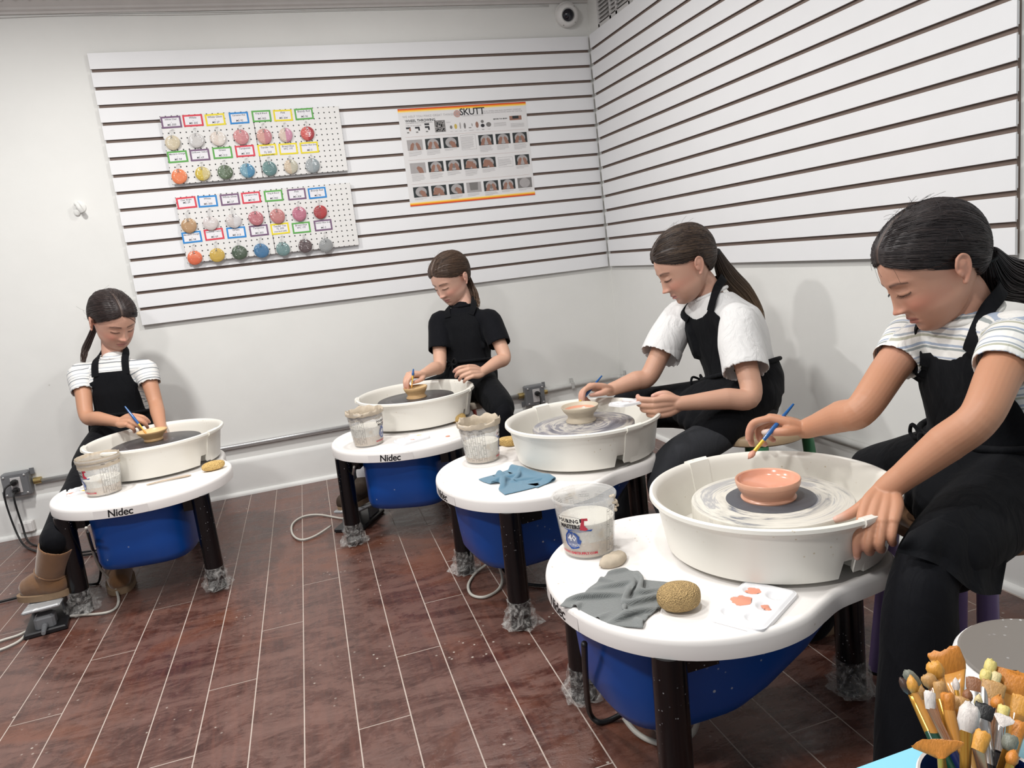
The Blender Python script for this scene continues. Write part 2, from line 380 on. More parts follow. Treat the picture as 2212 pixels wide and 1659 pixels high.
h = MB().lathe([(0, 0), (0.026, 0), (0.027, 0.004), (0.020, 0.008), (0, 0.009)], 20, axis=(0, -1, 0)); obj('hook_plate', h, M_wall, hk)
h = MB().tube(spline([(-.004, -0.006, 0.012), (0, -0.03, 0.010), (0.006, -0.038, -0.006), (0.012, -0.030, -0.022)], 12), np.linspace(0.009, 0.011, 12), 10); h.ell((-0.004, -0.03, 0.013), (0.011, 0.011, 0.011), 12, 8); obj('hook_arm', h, M_wall, hk)
h = MB().ell((-0.014, -0.004, -0.022), (0.014, 0.006, 0.016), 12, 8); obj('paint_drip', h, M_wall, hk, smooth=180)
# ------------------------------------------------------------------ conduit, boxes, plugs
M_steel = pmat('galvanised_pipe', (0.58, 0.58, 0.58), 0.25, 0.55, var=0.2, scale=30)
M_gbox = pmat('grey_enamel_box', (0.19, 0.195, 0.205), 0.42, var=0.2, scale=25)
M_brass = pmat('brassy_fitting', (0.55, 0.42, 0.18), 0.3, 0.9)
M_blk = pmat('black_rubber', (0.008, 0.008, 0.009), 0.45, var=0.3)
M_paintpipe = pmat('painted_pipe', (0.62, 0.62, 0.60), 0.4, var=0.25, scale=22, bump=0.4)
def pipe(name, pts, r, m, label): return tag(obj(name, MB().tube(pts, r, 14), m, smooth=180), label, 'pipe')
p1 = pipe('conduit_pipe', [(-2.99, 0.006, 0.252), (-2.2, 0.006, 0.256), (-0.6, 0.006, 0.262)], 0.0115, M_steel, 'long bare metal conduit pipe low along the back wall')
p2 = pipe('conduit_pipe', spline([(-0.46, 0.006, 0.266), (-0.27, 0.005, 0.272), (-0.12, 0.004, 0.276), (-0.05, -0.002, 0.278), (-0.012, -0.03, 0.279), (0.004, -0.09, 0.280), (0.006, -0.6, 0.283), (0.006, -1.5, 0.290), (0.006, -2.5, 0.276)], 70), 0.0125, M_paintpipe, 'white painted conduit pipe bending round the corner onto the right wall')
for par, xs in ((p1, (-2.985, -0.592)), (p2, (-0.455,))):
    for x in xs: obj('pipe_coupling', MB().cyl((x - 0.016, 0.006, 0.2575 + 0.004 * (x > -1)), (x + 0.016, 0.006, 0.2575 + 0.004 * (x > -1)), 0.016, n=12), M_brass, par)
st = MB().box((-0.285, -0.006, 0.272), (0.016, 0.012, 0.034)); st.box((-0.285, 0.012, 0.296), (0.016, 0.006, 0.03)); obj('pipe_strap', st, M_paintpipe, p2, smooth=0); st = MB(); st.box((0.0, -0.055, 0.281), (0.012, 0.016, 0.034)); st.box((0.012, -0.06, 0.303), (0.006, 0.016, 0.03)); obj('pipe_strap', st, M_paintpipe, p2, smooth=0)
def ebox(loc, label, plugs):
    e = empty('outlet_box', loc, label, 'outlet box')
    obj('box_body', MB().bbox((0, -0.024, 0), (0.112, 0.048, 0.112), 0.006), M_gbox, e, smooth=30)
    obj('cover_plate', MB().bbox((0, -0.051, 0), (0.106, 0.006, 0.106), 0.003), M_gbox, e, smooth=30)
    obj('outlet_face', MB().bbox((0.004, -0.0555, 0.0), (0.042, 0.004, 0.074), 0.0015), pmat('outlet_plastic', (0.62, 0.60, 0.60), 0.35), e, smooth=30)
    for x in (-0.042, 0.042):
        for z in (-0.042, 0.042): obj('cover_screw', MB().ell((x, -0.055, z), (0.006, 0.003, 0.006), 8, 6), M_steel, e)
    for q in (1, -1): obj('mounting_ear', MB().bbox((0.064 * q, -0.012, 0.046 * q), (0.02, 0.004, 0.03), 0.001), M_gbox, e)
    return e
ebox((-3.062, 0.012, 0.262), 'grey outlet box with two black plugs at the far left', 2)
ebox((-0.522, 0.012, 0.258), 'grey outlet box with one black plug behind third wheel', 1)
def plugcord(name, pl, pts, label, r=0.0042):
    e = empty(name, pl, label, 'power cable'); o = np.array(pl)
    obj('plug', MB().bbox((0, -0.018, 0), (0.026, 0.036, 0.024), 0.006), M_blk, e, smooth=30)
    obj('cord', MB().tube(spline([np.array(p) - o for p in pts], 60), r, 8), M_blk, e, smooth=180); return e
b1 = V(-3.058, -0.046, 0.28)
plugcord('power_cable', b1, [b1 + V(0, -.03, 0), b1 + V(-.03, -.06, -.02), b1 + V(-.03, -.07, -.12), (-3.05, -0.16, 0.02), (-2.95, -.3, .006), (-2.86, -0.42, 0.006), (-2.7, -.48, .006), (-2.5, -.5, .006)], 'black power cord hanging from the upper socket at far left')
b2 = V(-3.058, -0.046, 0.242)
plugcord('power_cable', b2, [b2 + V(0, -.03, 0), b2 + V(-.004, -.05, -.03), b2 + V(.004, -.055, -.15), (-3.03, -0.14, 0.012), (-2.93, -.26, .006), (-2.84, -.38, .006), (-2.7, -.44, .006), (-2.45, -.45, .006)], 'black power cord hanging from the lower socket at far left')
b3 = V(-0.518, -0.046, 0.272)
plugcord('power_cable', b3, [b3 + V(0, -.03, 0), b3 + V(.004, -.05, -.02), b3 + V(-.008, -.06, -.07), (-0.57, -0.13, 0.1), (-0.62, -.2, .02), (-.7, -.35, .006), (-.85, -.55, .006)], 'black power cord plugged into the box behind third wheel')
ad = empty('power_adapter', (-3.066, 0.004, 0.028), 'small white plastic box on baseboard at the far left', 'adapter')
obj('adapter_body', MB().bbox((0, -0.016, 0.026), (0.062, 0.03, 0.056), 0.005), M_wp, ad, smooth=30)
obj('adapter_face', MB().bbox((0.003, -0.033, 0.024), (0.048, 0.005, 0.044), 0.002), M_wp, ad, smooth=30)
# ------------------------------------------------------------------ pegboards, name cards, glaze discs
def peg_mat():
    m, t, b = base_mat('perforated_board'); vec = t.coord('Object')
    sp = t.n('ShaderNodeSeparateXYZ'); t.l(vec, sp.inputs[0]); acc = None
    for k in ('X', 'Z'):
        fr_ = t.math('SUBTRACT', t.math('FRACT', t.math('ADD', t.math('DIVIDE', sp.outputs[k], 0.0253), 100.5)), 0.5)
        sq = t.math('MULTIPLY', fr_, fr_); acc = sq if acc is None else t.math('ADD', acc, sq)
    hole = t.ramp(acc, [(0.014, (1, 1, 1)), (0.020, (0, 0, 0))])
    t.l(t.mix(hole, t.mix(t.noise(300, 2, vec=vec), (0.80, 0.79, 0.77), (0.70, 0.69, 0.68)), (0.012, 0.011, 0.011)), b.inputs['Base Color']); b.inputs['Roughness'].default_value = 0.5
    return m
M_peg = peg_mat()
BC = {'P': s2l(120, 92, 122), 'R': s2l(216, 66, 82), 'Y': s2l(232, 214, 50), 'B': s2l(46, 136, 206), 'G': s2l(96, 168, 82)}
M_card = {k: pmat('card_border_' + n, v, 0.6, var=0.06) for (k, v), n in zip(BC.items(), ('purple', 'red', 'yellow', 'blue', 'green'))}
CN = {'P': 'purple', 'R': 'red', 'Y': 'yellow', 'B': 'blue', 'G': 'green'}
M_cardw = pmat('card_paper', (0.80, 0.79, 0.82), 0.7, var=0.03)
M_ink = pmat('handwriting_ink', (0.05, 0.05, 0.07), 0.7)
M_wire = pmat('thin_wire', (0.45, 0.45, 0.45), 0.3, 0.9)
M_clay = pmat('bare_clay', (0.55, 0.47, 0.40), 0.8)
def glaze(name, c1, c2=None, split='v', rough=0.12):
    m, t, b = base_mat('glaze_' + name); vec = t.coord('Object'); sp = t.n('ShaderNodeSeparateXYZ'); t.l(vec, sp.inputs[0])
    nz = t.noise(60, 3, vec=vec)
    f = t.math('ADD', sp.outputs['X' if split == 'v' else 'Z'], t.math('MULTIPLY', t.math('SUBTRACT', nz, 0.5), 0.002))
    fac = t.math('GREATER_THAN', f, 0.0005)
    c = t.mix(fac, c1, c2 or c1)
    t.l(t.mix(t.math('MULTIPLY', nz, 0.22), c, (0.5, 0.45, 0.4)), b.inputs['Base Color']); b.inputs['Roughness'].default_value = rough; b.inputs['Coat Weight'].default_value = 0.4; b.inputs['Coat Roughness'].default_value = 0.08
    wv = t.n('ShaderNodeTexWave', i_Scale=55.0, i_Distortion=2.5, bands_direction='Z'); t.l(vec, wv.inputs['Vector'])
    up = t.ramp(sp.outputs['Z'], [(0.48, (0, 0, 0)), (0.52, (1, 1, 1))])
    t.l(t.bump(t.math('ADD', wv.outputs['Fac'], t.math('MULTIPLY', t.noise(90, 2, vec=vec), 0.8)), 0.35, 0.0015), b.inputs['Normal']); return m
H = lambda r, g, b: s2l(r, g, b)
BOARDS = [
 dict(z=1.535, side='upper', cards=[
  [('P', 'Infinite Clear\n-\nMS 300', 370, 264), ('R', 'White\n-\nMS 305', 417, 260.4), ('Y', 'White Gloss\n-\nMS 27', 465, 258.5), ('B', 'Carnation Pink\n-\nMS 92', 516.5, 255), ('G', 'King & Braod\n-\nMS 905', 565, 250.8), ('Y', 'Pink\n-\nMS 304', 611.3, 249.4), ('G', 'Brandy Red\n-\nMS 96', 656.6, 246.2)],
  [('G', 'Mandarin Orange\n-\nMS 94', 383.7, 338.7), ('P', 'Sunflower Yellow\n-\nMS 69', 431.8, 334.8), ('G', 'Green\n-\nMS 313', 480.8, 330.2), ('R', 'Turquoise\n-\nMS 303', 529.3, 326.3), ('Y', 'Tender Tea\n-\nTL 505\n(not food safe)', 577.6, 323.8), ('Y', 'Breed Shyz\nWC 191', 622.7, 321.5), ('Y', 'Heather Blue Grey\n-\nMS 5', 668, 318.8)]],
  discs=[
  [('cream', H(214, 202, 176), H(208, 196, 168), 373, 308.5), ('clear silvery', H(205, 203, 202), None, 424.2, 303.4), ('ivory', H(222, 210, 200), H(226, 218, 210), 471, 299.3), ('salmon pink', H(206, 138, 140), H(200, 130, 136), 521, 295.9), ('half beige half rose', H(212, 160, 150), H(196, 126, 134), 571, 294.7), ('half cream half mauve', H(216, 196, 182), H(206, 140, 168), 617.2, 292), ('half coral half red', H(206, 82, 78), H(172, 32, 48), 664.2, 288.5)],
  [('orange', H(236, 128, 78), None, 387.3, 381.3), ('half yellow half straw', H(206, 180, 62), H(206, 190, 130), 437.7, 375.3), ('mottled dark green', H(90, 112, 88), H(70, 92, 66), 486.5, 372), ('half pale half bright blue', H(110, 158, 178), H(56, 132, 172), 534.3, 368.5), ('teal', H(92, 132, 132), H(84, 124, 128), 582.2, 364), ('sand coloured', H(206, 188, 164), H(190, 186, 168), 628.5, 360), ('blue grey', H(156, 164, 168), H(140, 152, 158), 675, 357.7)]]),
 dict(z=1.172, side='lower', cards=[
  [('R', 'Clear Bright\nMS 29', 403, 437.9), ('B', 'White\n-\nMS 305', 448.7, 434.9), ('P', 'White Gloss\n-\nMS 27', 496.8, 431), ('R', 'Carnation Pink\n-\nMS 92', 542.6, 426.9), ('G', 'King & Braod\n-\nMS 905', 591, 423), ('P', 'Pink\n-\nMS 304', 641, 419.5), ('B', 'Brandy Red\n-\nMS 96', 685.3, 416.8)],
  [('B', 'Mandarin Orange\n-\nMS 94', 414.6, 512.3), ('R', 'Sunflower Yellow\n-\nMS 69', 462.4, 506.1), ('B', 'Green\n-\nMS 313', 510.5, 502.2), ('P', 'Turquoise\n-\nMS 303', 559.3, 497.9), ('Y', 'Tender Tea\nTL 505\n(not food safe)', 605, 494), ('G', 'Breed Shyz\nWC 191', 651, 491.7), ('P', 'Heather Blue Grey\n-\nMS 5', 698, 486.4)]],
  discs=[
  [('tan brown', H(182, 144, 104), None, 408.2, 487.5), ('striped clear', H(214, 206, 204), None, 455, 482.5), ('glossy white', H(206, 198, 196), H(214, 212, 214), 504.8, 477.5), ('dusty rose', H(184, 106, 116), None, 553, 471.5), ('shiny rose', H(192, 122, 122), None, 599.4, 467), ('mauve pink', H(184, 106, 130), None, 646.6, 462), ('deep red', H(156, 28, 40), H(176, 34, 46), 692, 458)],
  [('red orange', H(216, 96, 56), H(226, 112, 72), 420.8, 557), ('mustard yellow', H(200, 166, 66), None, 469, 551.2), ('dark forest green', H(48, 74, 56), None, 517.4, 545.5), ('strong blue', H(46, 112, 158), None, 564.6, 541.4), ('grey teal', H(100, 134, 136), None, 611.3, 538), ('dark purple brown', H(76, 60, 66), None, 659.4, 531.3), ('silvery grey', H(146, 150, 152), None, 704, 530.2)]])]
discm = None
for bd in BOARDS:
    boards = []
    for k, (x0, x1) in enumerate(((-2.164, -1.7605), (-1.7585, -1.356))):
        o = obj('pegboard', MB().bbox(((x1 - x0) / 2, 0.003, 0.1525), (x1 - x0, 0.006, 0.305), 0.0012), M_peg, smooth=20)
        o.location = (x0, -0.021, bd['z']); tag(o, '%s %s white pegboard holding %s' % (bd['side'], ('left', 'right')[k], ('four columns of name cards', 'three columns of name cards')[k]), 'pegboard', 'pegboards on the slatwall')
        for zz in (.265, .045): obj('standoff', MB().box(((x1 - x0) / 2, 0.0135, zz), (x1 - x0 - 0.05, 0.015, 0.03)), M_peg, o, smooth=0)
        boards.append((o, x0, x1))
    YF = -0.021
    for row in range(2):
        for j in range(7):
            c, txt, px, py = bd['cards'][row][j]; P = ony(px, py, YF); b, x0, x1 = boards[0 if j < 4 else 1]; o = np.array(b.location)
            q = P - o; wd, hh = 0.086, 0.052; t_ = 0.0075
            rz = random.uniform(-0.02, 0.02); Rm = np.array(Matrix.Rotation(rz, 3, 'Y'))
            mb = MB().box((0, 0, 0), (wd - 2 * t_, 0.0008, hh - 2 * t_), mi=1)
            for a, s_ in (((0, 0, hh / 2 - t_ / 2), (wd, 0.0012, t_)), ((0, 0, -hh / 2 + t_ / 2), (wd, 0.0012, t_)), ((wd / 2 - t_ / 2, 0, 0), (t_, 0.0012, hh - 2 * t_)), ((-wd / 2 + t_ / 2, 0, 0), (t_, 0.0012, hh - 2 * t_))): mb.box(a, s_)
            mb.v = [v @ Rm.T for v in mb.v]
            card = obj('name_card', mb, [M_card[c], M_cardw], b, smooth=0, loc=(q[0], -0.0008, q[2])); card['label'] = CN[c] + ' bordered paper name card'
            lines = txt.split('\n'); tm = MB()
            for li, ln in enumerate(lines):
                v, f_ = text_geo(ln, 0.0125 if len(ln) < 12 else 0.0098, 0.0001, 0.15)
                if len(v): zc = (0.0125 - li * 0.0122) * (1 if len(lines) < 4 else 0.95); tm.add(np.c_[v[:, 0], np.full(len(v), -0.0006), v[:, 1] + zc] @ Rm.T, f_)
            obj('handwriting', tm, M_ink, card, smooth=0)
            nm, c1, c2, dx, dy = bd['discs'][row][j]; D = ony(dx, dy, YF - 0.008)
            rr = 0.0335 * random.uniform(0.96, 1.04); mb = MB(); n = 28; rings = []
            for rad, yy in ((0.02, 0.003), (0.9, 0.003), (1.0, 0.001), (1.0, -0.002), (0.92, -0.0042), (0.5, -0.0048), (0.02, -0.005)):
                th = np.arange(n) * 2 * PI / n; wob = 1 + 0.02 * np.sin(2 * th + j) + 0.012 * np.sin(3 * th + row * 2)
                rings.append(np.stack([rad * rr * wob * np.cos(th), np.full(n, yy), rad * rr * wob * np.sin(th)], 1))
            mb.loft(rings)
            spl = 'h' if nm in ('red orange', 'clear silvery') else 'v'
            d_ = obj('glaze_sample_disc', mb, glaze(nm.replace(' ', '_'), c1, c2, spl), smooth=50, loc=D)
            d_.rotation_euler = (random.uniform(0, 0.08), 0, random.uniform(-.06, .06))
            tag(d_, '%s glazed clay disc, %s row of the %s pegboards' % (nm, ('top', 'bottom')[row], bd['side']), 'glaze sample', 'glaze sample discs hanging on the pegboards')
            top = V(q[0] + 0.004, 0, q[2] - 0.034) + o - D; top[1] = YF - D[1] - 0.0005
            wr = MB()
            for s_ in (-1, 1): wr.tube(spline([top + V(s_ * .002, 0, 0), V(s_ * 0.003, -0.004, (top[2] + 0.02) / 2 + .012), V(s_ * .002, -.006, 0.024), V(s_ * 0.004, -0.006, 0.016)], 8), 0.0007, 5)
            wr.ell((0, -0.0048, 0.024), (0.0028, 0.0012, 0.0028), 8, 6)
            obj('wire_hanger', wr, M_wire, d_, smooth=180)
# ------------------------------------------------------------------ poster
pe = empty('poster', (-1.068, -0.001, 1.333), 'instruction poster with red and yellow bands and rows of photos', 'poster')
PWD, PHT = 0.679, 0.482
M_pap = pmat('poster_paper', (0.74, 0.73, 0.73), 0.4, var=0.03)
def P2(u, v, d=0.0): return V(u * PWD, -0.0012 - d, (1 - v) * PHT)
obj('sheet', MB().box((PWD / 2, -0.0004, PHT / 2), (PWD, 0.0008, PHT)), M_pap, pe, smooth=0)
def rect(mb, u, v, w_, h_, d, mi=0): a, b, c_, e_ = P2(u - w_ / 2, v + h_ / 2, d), P2(u + w_ / 2, v + h_ / 2, d), P2(u + w_ / 2, v - h_ / 2, d), P2(u - w_ / 2, v - h_ / 2, d); mb.quad(a, b, c_, e_, mi)
bands = MB()
bcols = [s2l(200, 60, 40), s2l(226, 92, 36), s2l(244, 140, 36), s2l(250, 184, 50), s2l(248, 214, 110), s2l(244, 226, 178)]
for i in range(6): rect(bands, 0.5, 0.004 + 0.0065 * (i + 0.5), 1.0, 0.0066, 0.0002, i)
BI = [pmat('band_ink_%d' % i, c_, 0.4, var=0.02) for i, c_ in enumerate(bcols)]
obj('colour_band', bands, BI, pe, smooth=0)['label'] = 'red to yellow printed band'
bands = MB()
for i in range(6): rect(bands, 0.5, 0.996 - 0.0065 * (i + 0.5), 1.0, 0.0066, 0.0002, i)
obj('colour_band', bands, BI, pe, smooth=0)['label'] = 'yellow to red printed band'
pics = MB(); PM = [pmat('print_dark', (0.028, 0.034, 0.036), 0.4), pmat('print_grey', (0.42, 0.40, 0.40), 0.4, var=.2, scale=60), pmat('print_skin', (0.36, 0.19, 0.14), 0.4, var=.35, scale=120), pmat('print_midgrey', (0.2, 0.19, 0.185), 0.4), pmat('print_line', (0.30, 0.28, 0.29), 0.5), pmat('print_black', (0.02, 0.02, 0.025), 0.5), pmat('print_rose', (0.55, 0.32, 0.28), 0.5), pmat('print_yellow', (0.6, 0.45, 0.1), 0.5), pmat('print_palegrey', (0.42, 0.40, 0.41), 0.5)]
def disc(u, v, ru, rv, d, mi): mb_ = [P2(u + ru * math.cos(-a), v + rv * math.sin(-a), d) for a in np.arange(20) * 2 * PI / 20]; pics.add(mb_, [tuple(range(20))], mi)
def poly(pts, d, mi): pics.add([P2(a, b, d) for a, b in pts], [tuple(range(len(pts)))], mi)
def thumb(u, v, kind):
    w_, h_ = 0.117, 0.107
    rect(pics, u, v, w_, h_, 0.0002, 1 if kind in (0, 7, 10) else 3 if kind in (11, 13) else 0)
    if kind not in (0, 10): disc(u, v, 0.043, 0.051, 0.0003, 1)
    if kind in (4, 6, 12, 5): disc(u, v + 0.008, 0.018, 0.022, 0.0004, 3)
    if kind in (0, 1, 2, 3, 5, 8, 12):
        for s_ in (-1, 1): poly([(u + s_ * 0.045, v + h_ / 2 - .001), (u + s_ * 0.018, v + h_ / 2 - .001), (u + s_ * 0.004, v - 0.012), (u + s_ * 0.016, v - 0.026), (u + s_ * 0.032, v - 0.005)][::-s_], 0.0005, 2)
    if kind in (4, 6, 7, 9): poly([(u + 0.008, v + h_ / 2 - .001), (u + 0.042, v + h_ / 2 - .001), (u + 0.03, v), (u + 0.002, v - 0.02), (u - 0.012, v)], 0.0005, 2)
    if kind == 9: poly([(u - 0.05, v + 0.04), (u - 0.01, v + 0.045), (u + 0.02, v - 0.02), (u - 0.03, v - 0.035)], 0.0006, 2)
    if kind == 10: poly([(u - 0.03, v + 0.03), (u + 0.03, v + 0.03), (u + 0.035, v - 0.05), (u - 0.035, v - 0.05)], 0.0004, 3)
rows = [(0.373, [0, 1, 4, -1, 2, 3, 5]), (0.608, [7, 8, 12, 9, 9, -1, 3]), (0.855, [6, 9, 4, 10, 5, 8, 13])]
for v, ks in rows:
    rect(pics, 0.5, v - 0.083, 0.94, 0.0012, 0.0002, 6)
    for i, k in enumerate(ks):
        u = 0.096 + 0.138 * i
        nl = [5, 5, 2, 0, 6, 5, 6][i] if v < .5 else [7, 6, 4, 6, 4, 0, 3][i] if v < .7 else [2, 1, 4, 3, 4, 2, 2][i]
        if k >= 0: thumb(u, v, k); y0 = v + 0.066
        else:
            h_ = 0.15 if v < 0.5 else 0.10
            for a in (-1, 1): rect(pics, u, v + a * h_ / 2 + 0.01, 0.118, 0.0016, 0.0002, 4); rect(pics, u + a * 0.058, v + 0.01, 0.0012, h_, 0.0002, 4)
            y0 = v - h_ / 2 + 0.03; nl = 12 if v < 0.5 else 7
        for q in range(nl):
            ln = 0.105 * (0.6 if q == nl - 1 else random.uniform(0.86, 1)); rect(pics, u - 0.055 + ln / 2, y0 + q * 0.0105, ln, 0.0028, 0.0002, 8)
for i, u in enumerate((0.062, 0.13, 0.205)):
    rect(pics, u, 0.20, 0.034, 0.018, 0.0002, 5); rect(pics, u + 0.012, 0.215, 0.012, 0.03, 0.0003, 2 if i == 0 else 5); rect(pics, u - 0.005, 0.245, 0.016, 0.012, 0.0002, 3)
rect(pics, 0.205, 0.172, 0.036, 0.018, 0.0002, 5)
rect(pics, 0.304, 0.20, 0.082, 0.118, 0.0002, 3)
for i in range(40): disc(0.304 + random.uniform(-.036, .036), 0.20 + random.uniform(-.05, .05), random.uniform(.003, .008), random.uniform(.003, .010), 0.0003, random.choice((0, 1, 5, 1)))
for u, v, ru, rv, mi in ((0.388, 0.218, .010, .018, 3), (0.424, 0.213, .011, .026, 7), (0.460, 0.208, .006, .034, 1), (0.495, 0.212, .008, .03, 3), (0.535, 0.235, .012, .004, 3), (0.553, 0.208, .003, .016, 3), (0.592, 0.21, .012, .032, 2), (0.636, 0.222, .015, .018, 5), (0.636, 0.18, .012, .016, 3), (0.684, 0.215, .020, .024, 3)): disc(u, v, ru, rv, 0.0003, mi); rect(pics, u, 0.262, 0.02, 0.003, 0.0002, 8)
rect(pics, 0.905, 0.165, 0.098, 0.044, 0.0002, 2); rect(pics, 0.905, 0.158, 0.05, 0.03, 0.0003, 0)
for q in range(4): rect(pics, 0.775, 0.205 + q * .0105, 0.10, 0.0028, 0.0002, 8); rect(pics, 0.915, 0.225 + q * 0.0105, 0.11, 0.0028, 0.0002, 8)
disc(0.447, 0.085, 0.027, 0.037, 0.0002, 6)
for i in range(6): a = i * PI / 3; disc(0.447 + 0.016 * math.cos(a), 0.085 + 0.022 * math.sin(a), 0.0055, 0.0075, 0.0003, 1)
obj('printed_pictures', pics, PM, pe, smooth=0)

def ptext(s, u, v, size, mi, bold=0.0, al='CENTER', sp=1.0):
    vv, ff = text_geo(s, size, bold, 0, al, sp); p = P2(u, v, 0.0004); obj('printed_line', MB().add(np.c_[vv[:, 0], np.zeros(len(vv)), vv[:, 1]] + p, ff), [PM[8], PM[5], PM[4]][mi], pe, smooth=0)
ptext('SKUTT', 0.565, 0.073, 0.047, 1, 0.0006, sp=.92); ptext('CERAMIC PRODUCTS', 0.565, 0.112, 0.0105, 0, sp=1.15)
ptext('WE HELP YOU MAKE GREAT THINGS', 0.225, 0.088, 0.0150, 0, sp=1.08); ptext('WHEEL THROWING', 0.046, 0.130, 0.0170, 1, 0.0003, 'LEFT')
ptext('CENTERING AND CYLINDER BASICS', 0.046, 0.153, 0.0085, 2, 0, 'LEFT'); ptext('TYPES OF CLAY BODIES', 0.046, 0.178, 0.0075, 2, 0, 'LEFT'); ptext('TOOLS', 0.37, 0.168, 0.0075, 2)
ptext('FOR ALL WHEELS AND KILNS, EQUIPMENT, FURNITURE', 0.80, 0.078, 0.0085, 0); ptext('REPAIR PARTS AND INSTRUCTIONAL VIDEOS VISIT OUR PAGE', 0.80, 0.097, 0.0080, 0)
ptext('BEFORE YOU BEGIN', 0.725, 0.165, 0.0085, 1, 0.0002, 'LEFT')
# ------------------------------------------------------------------ pottery wheels
M_pan = flecked('cream_splash_pan_plastic', (0.80, 0.775, 0.71), (0.60, 0.52, 0.39), 0.32, thr=0.675, scale=9, fscale=70)
M_top = flecked('white_table_plastic', (0.82, 0.79, 0.765), (0.60, 0.53, 0.44), 0.36, thr=0.70, scale=13, fscale=60)
M_tub = flecked('blue_tub_plastic', (0.0030, 0.062, 0.310), (0.50, 0.55, 0.62), 0.36, thr=0.80, scale=17, fscale=42)
M_leg = flecked('black_leg_steel', (0.0022, 0.0022, 0.0032), (0.33, 0.34, 0.36), 0.22, thr=0.74, scale=22, fscale=90)
M_logo = pmat('black_logo_film', (0.012, 0.012, 0.014), 0.4)
M_sticker = pmat('clear_sticker_film', (0.80, 0.77, 0.75), 0.25, var=.02)
M_wcord = pmat('ivory_cable', (0.50, 0.48, 0.43), 0.4)
def wrap_mat():
    m, t, b = base_mat('clear_plastic_wrap'); vec = t.coord('Object'); n = t.noise(40, 5, 0.7, 1.5, vec=vec)
    b.inputs['Base Color'].default_value = (0.72, 0.70, 0.67, 1); b.inputs['Roughness'].default_value = 0.16; b.inputs['Specular IOR Level'].default_value = 0.8
    t.l(t.ramp(n, [(0.42, (0.06, 0.06, 0.06)), (0.66, (0.50, 0.50, 0.50))]), b.inputs['Alpha']); t.l(t.bump(n, 0.8, 0.01), b.inputs['Normal']); return m
M_wrap = wrap_mat()
def head_mat(name, stops, k=55.0):
    m, t, b = base_mat(name); vec = t.coord('Object'); sp = t.n('ShaderNodeSeparateXYZ'); t.l(vec, sp.inputs[0])
    r = t.math('SQRT', t.math('ADD', t.math('MULTIPLY', sp.outputs['X'], sp.outputs['X']), t.math('MULTIPLY', sp.outputs['Y'], sp.outputs['Y'])))
    an = t.math('ARCTAN2', sp.outputs['Y'], sp.outputs['X'])
    cb_ = t.n('ShaderNodeCombineXYZ'); t.l(t.math('MULTIPLY', r, k), cb_.inputs[0]); t.l(t.math('MULTIPLY', t.math('SINE', t.math('ADD', an, t.math('MULTIPLY', r, 9.0))), 0.9), cb_.inputs[1]); t.l(t.math('MULTIPLY', t.math('COSINE', an), 0.9), cb_.inputs[2])
    n = t.noise(1.0, 6, 0.62, 0.5, vec=cb_.outputs[0])
    t.l(t.ramp(n, stops), b.inputs['Base Color']); b.inputs['Roughness'].default_value = 0.38; t.l(t.bump(n, 0.12, 0.002), b.inputs['Normal']); return m
M_headdark = head_mat('dark_wheel_head', [(0.35, (0.030, 0.028, 0.030)), (0.62, (0.055, 0.052, 0.056)), (0.74, (0.16, 0.15, 0.16))])
M_headmix = head_mat('slip_streaked_wheel_head', [(0.36, (0.10, 0.10, 0.12)), (0.48, (0.24, 0.23, 0.25)), (0.56, (0.50, 0.47, 0.42)), (0.66, (0.20, 0.20, 0.23))], 42)
M_headwhite = head_mat('white_slip_wheel_head', [(0.33, (0.16, 0.17, 0.20)), (0.43, (0.52, 0.50, 0.45)), (0.54, (0.68, 0.65, 0.58)), (0.62, (0.36, 0.36, 0.37)), (0.72, (0.62, 0.60, 0.54))], 48)
M_headgrey = pmat('smooth_grey_disc', (0.10, 0.105, 0.12), 0.4, var=.3, scale=40)
half = [(.500, 0), (.492, .075), (.467, .148), (.424, .212), (.364, .262), (.292, .293), (.215, .303), (.145, .292), (.088, .266), (.035, .243), (-.03, .233), (-.09, .222), (-.142, .192), (-.166, .13), (-.172, 0)]
outl = [(v, -u) for u, v in half] + [(-v, -u) for u, v in half[-2:0:-1]]
OUT = spline(outl, 120, True)
if sum(OUT[i][0] * OUT[(i + 1) % 120][1] - OUT[(i + 1) % 120][0] * OUT[i][1] for i in range(120)) < 0: OUT = OUT[::-1]
def inset(o, d):
    t = np.roll(o, -1, 0) - np.roll(o, 1, 0); t /= np.linalg.norm(t, axis=1)[:, None]
    return o + np.stack([-t[:, 1], t[:, 0]], 1) * d
def outring(d, z): q = inset(OUT, d); return np.c_[q, np.full(len(q), z)]
def table_top(e):
    mb = MB(); mb.loft([outring(.006, .350), outring(0, .352), outring(-.001, .378), outring(.001, .386), outring(.005, .3905), outring(.010, .391), outring(.015, .389), outring(.020, .3865), outring(.05, .3865)])
    return obj('table_top', mb, M_top, e, smooth=50)
def tub(e):
    th = np.arange(48) * 2 * PI / 48; rings = []
    for z, k, uf, ur in ((.352, 1.0, .455, -.13), (.30, .985, .45, -.11), (.22, .96, .443, -.02), (.17, .94, .436, .07), (.145, .90, .42, .13), (.133, .80, .39, .17), (.130, .6, .35, .2)):
        c_, a = (uf + ur) / 2, (uf - ur) / 2; hw = .172 * k
        x = hw * np.sign(np.cos(th)) * np.abs(np.cos(th)) ** (2 / 3.2); y = a * np.sign(np.sin(th)) * np.abs(np.sin(th)) ** (2 / 3.2)
        rings.append(np.stack([x, -c_ + y, np.full(48, z)], 1))
    mb = MB().loft([r[::-1] for r in rings]); return obj('tub', mb, M_tub, e, smooth=60)
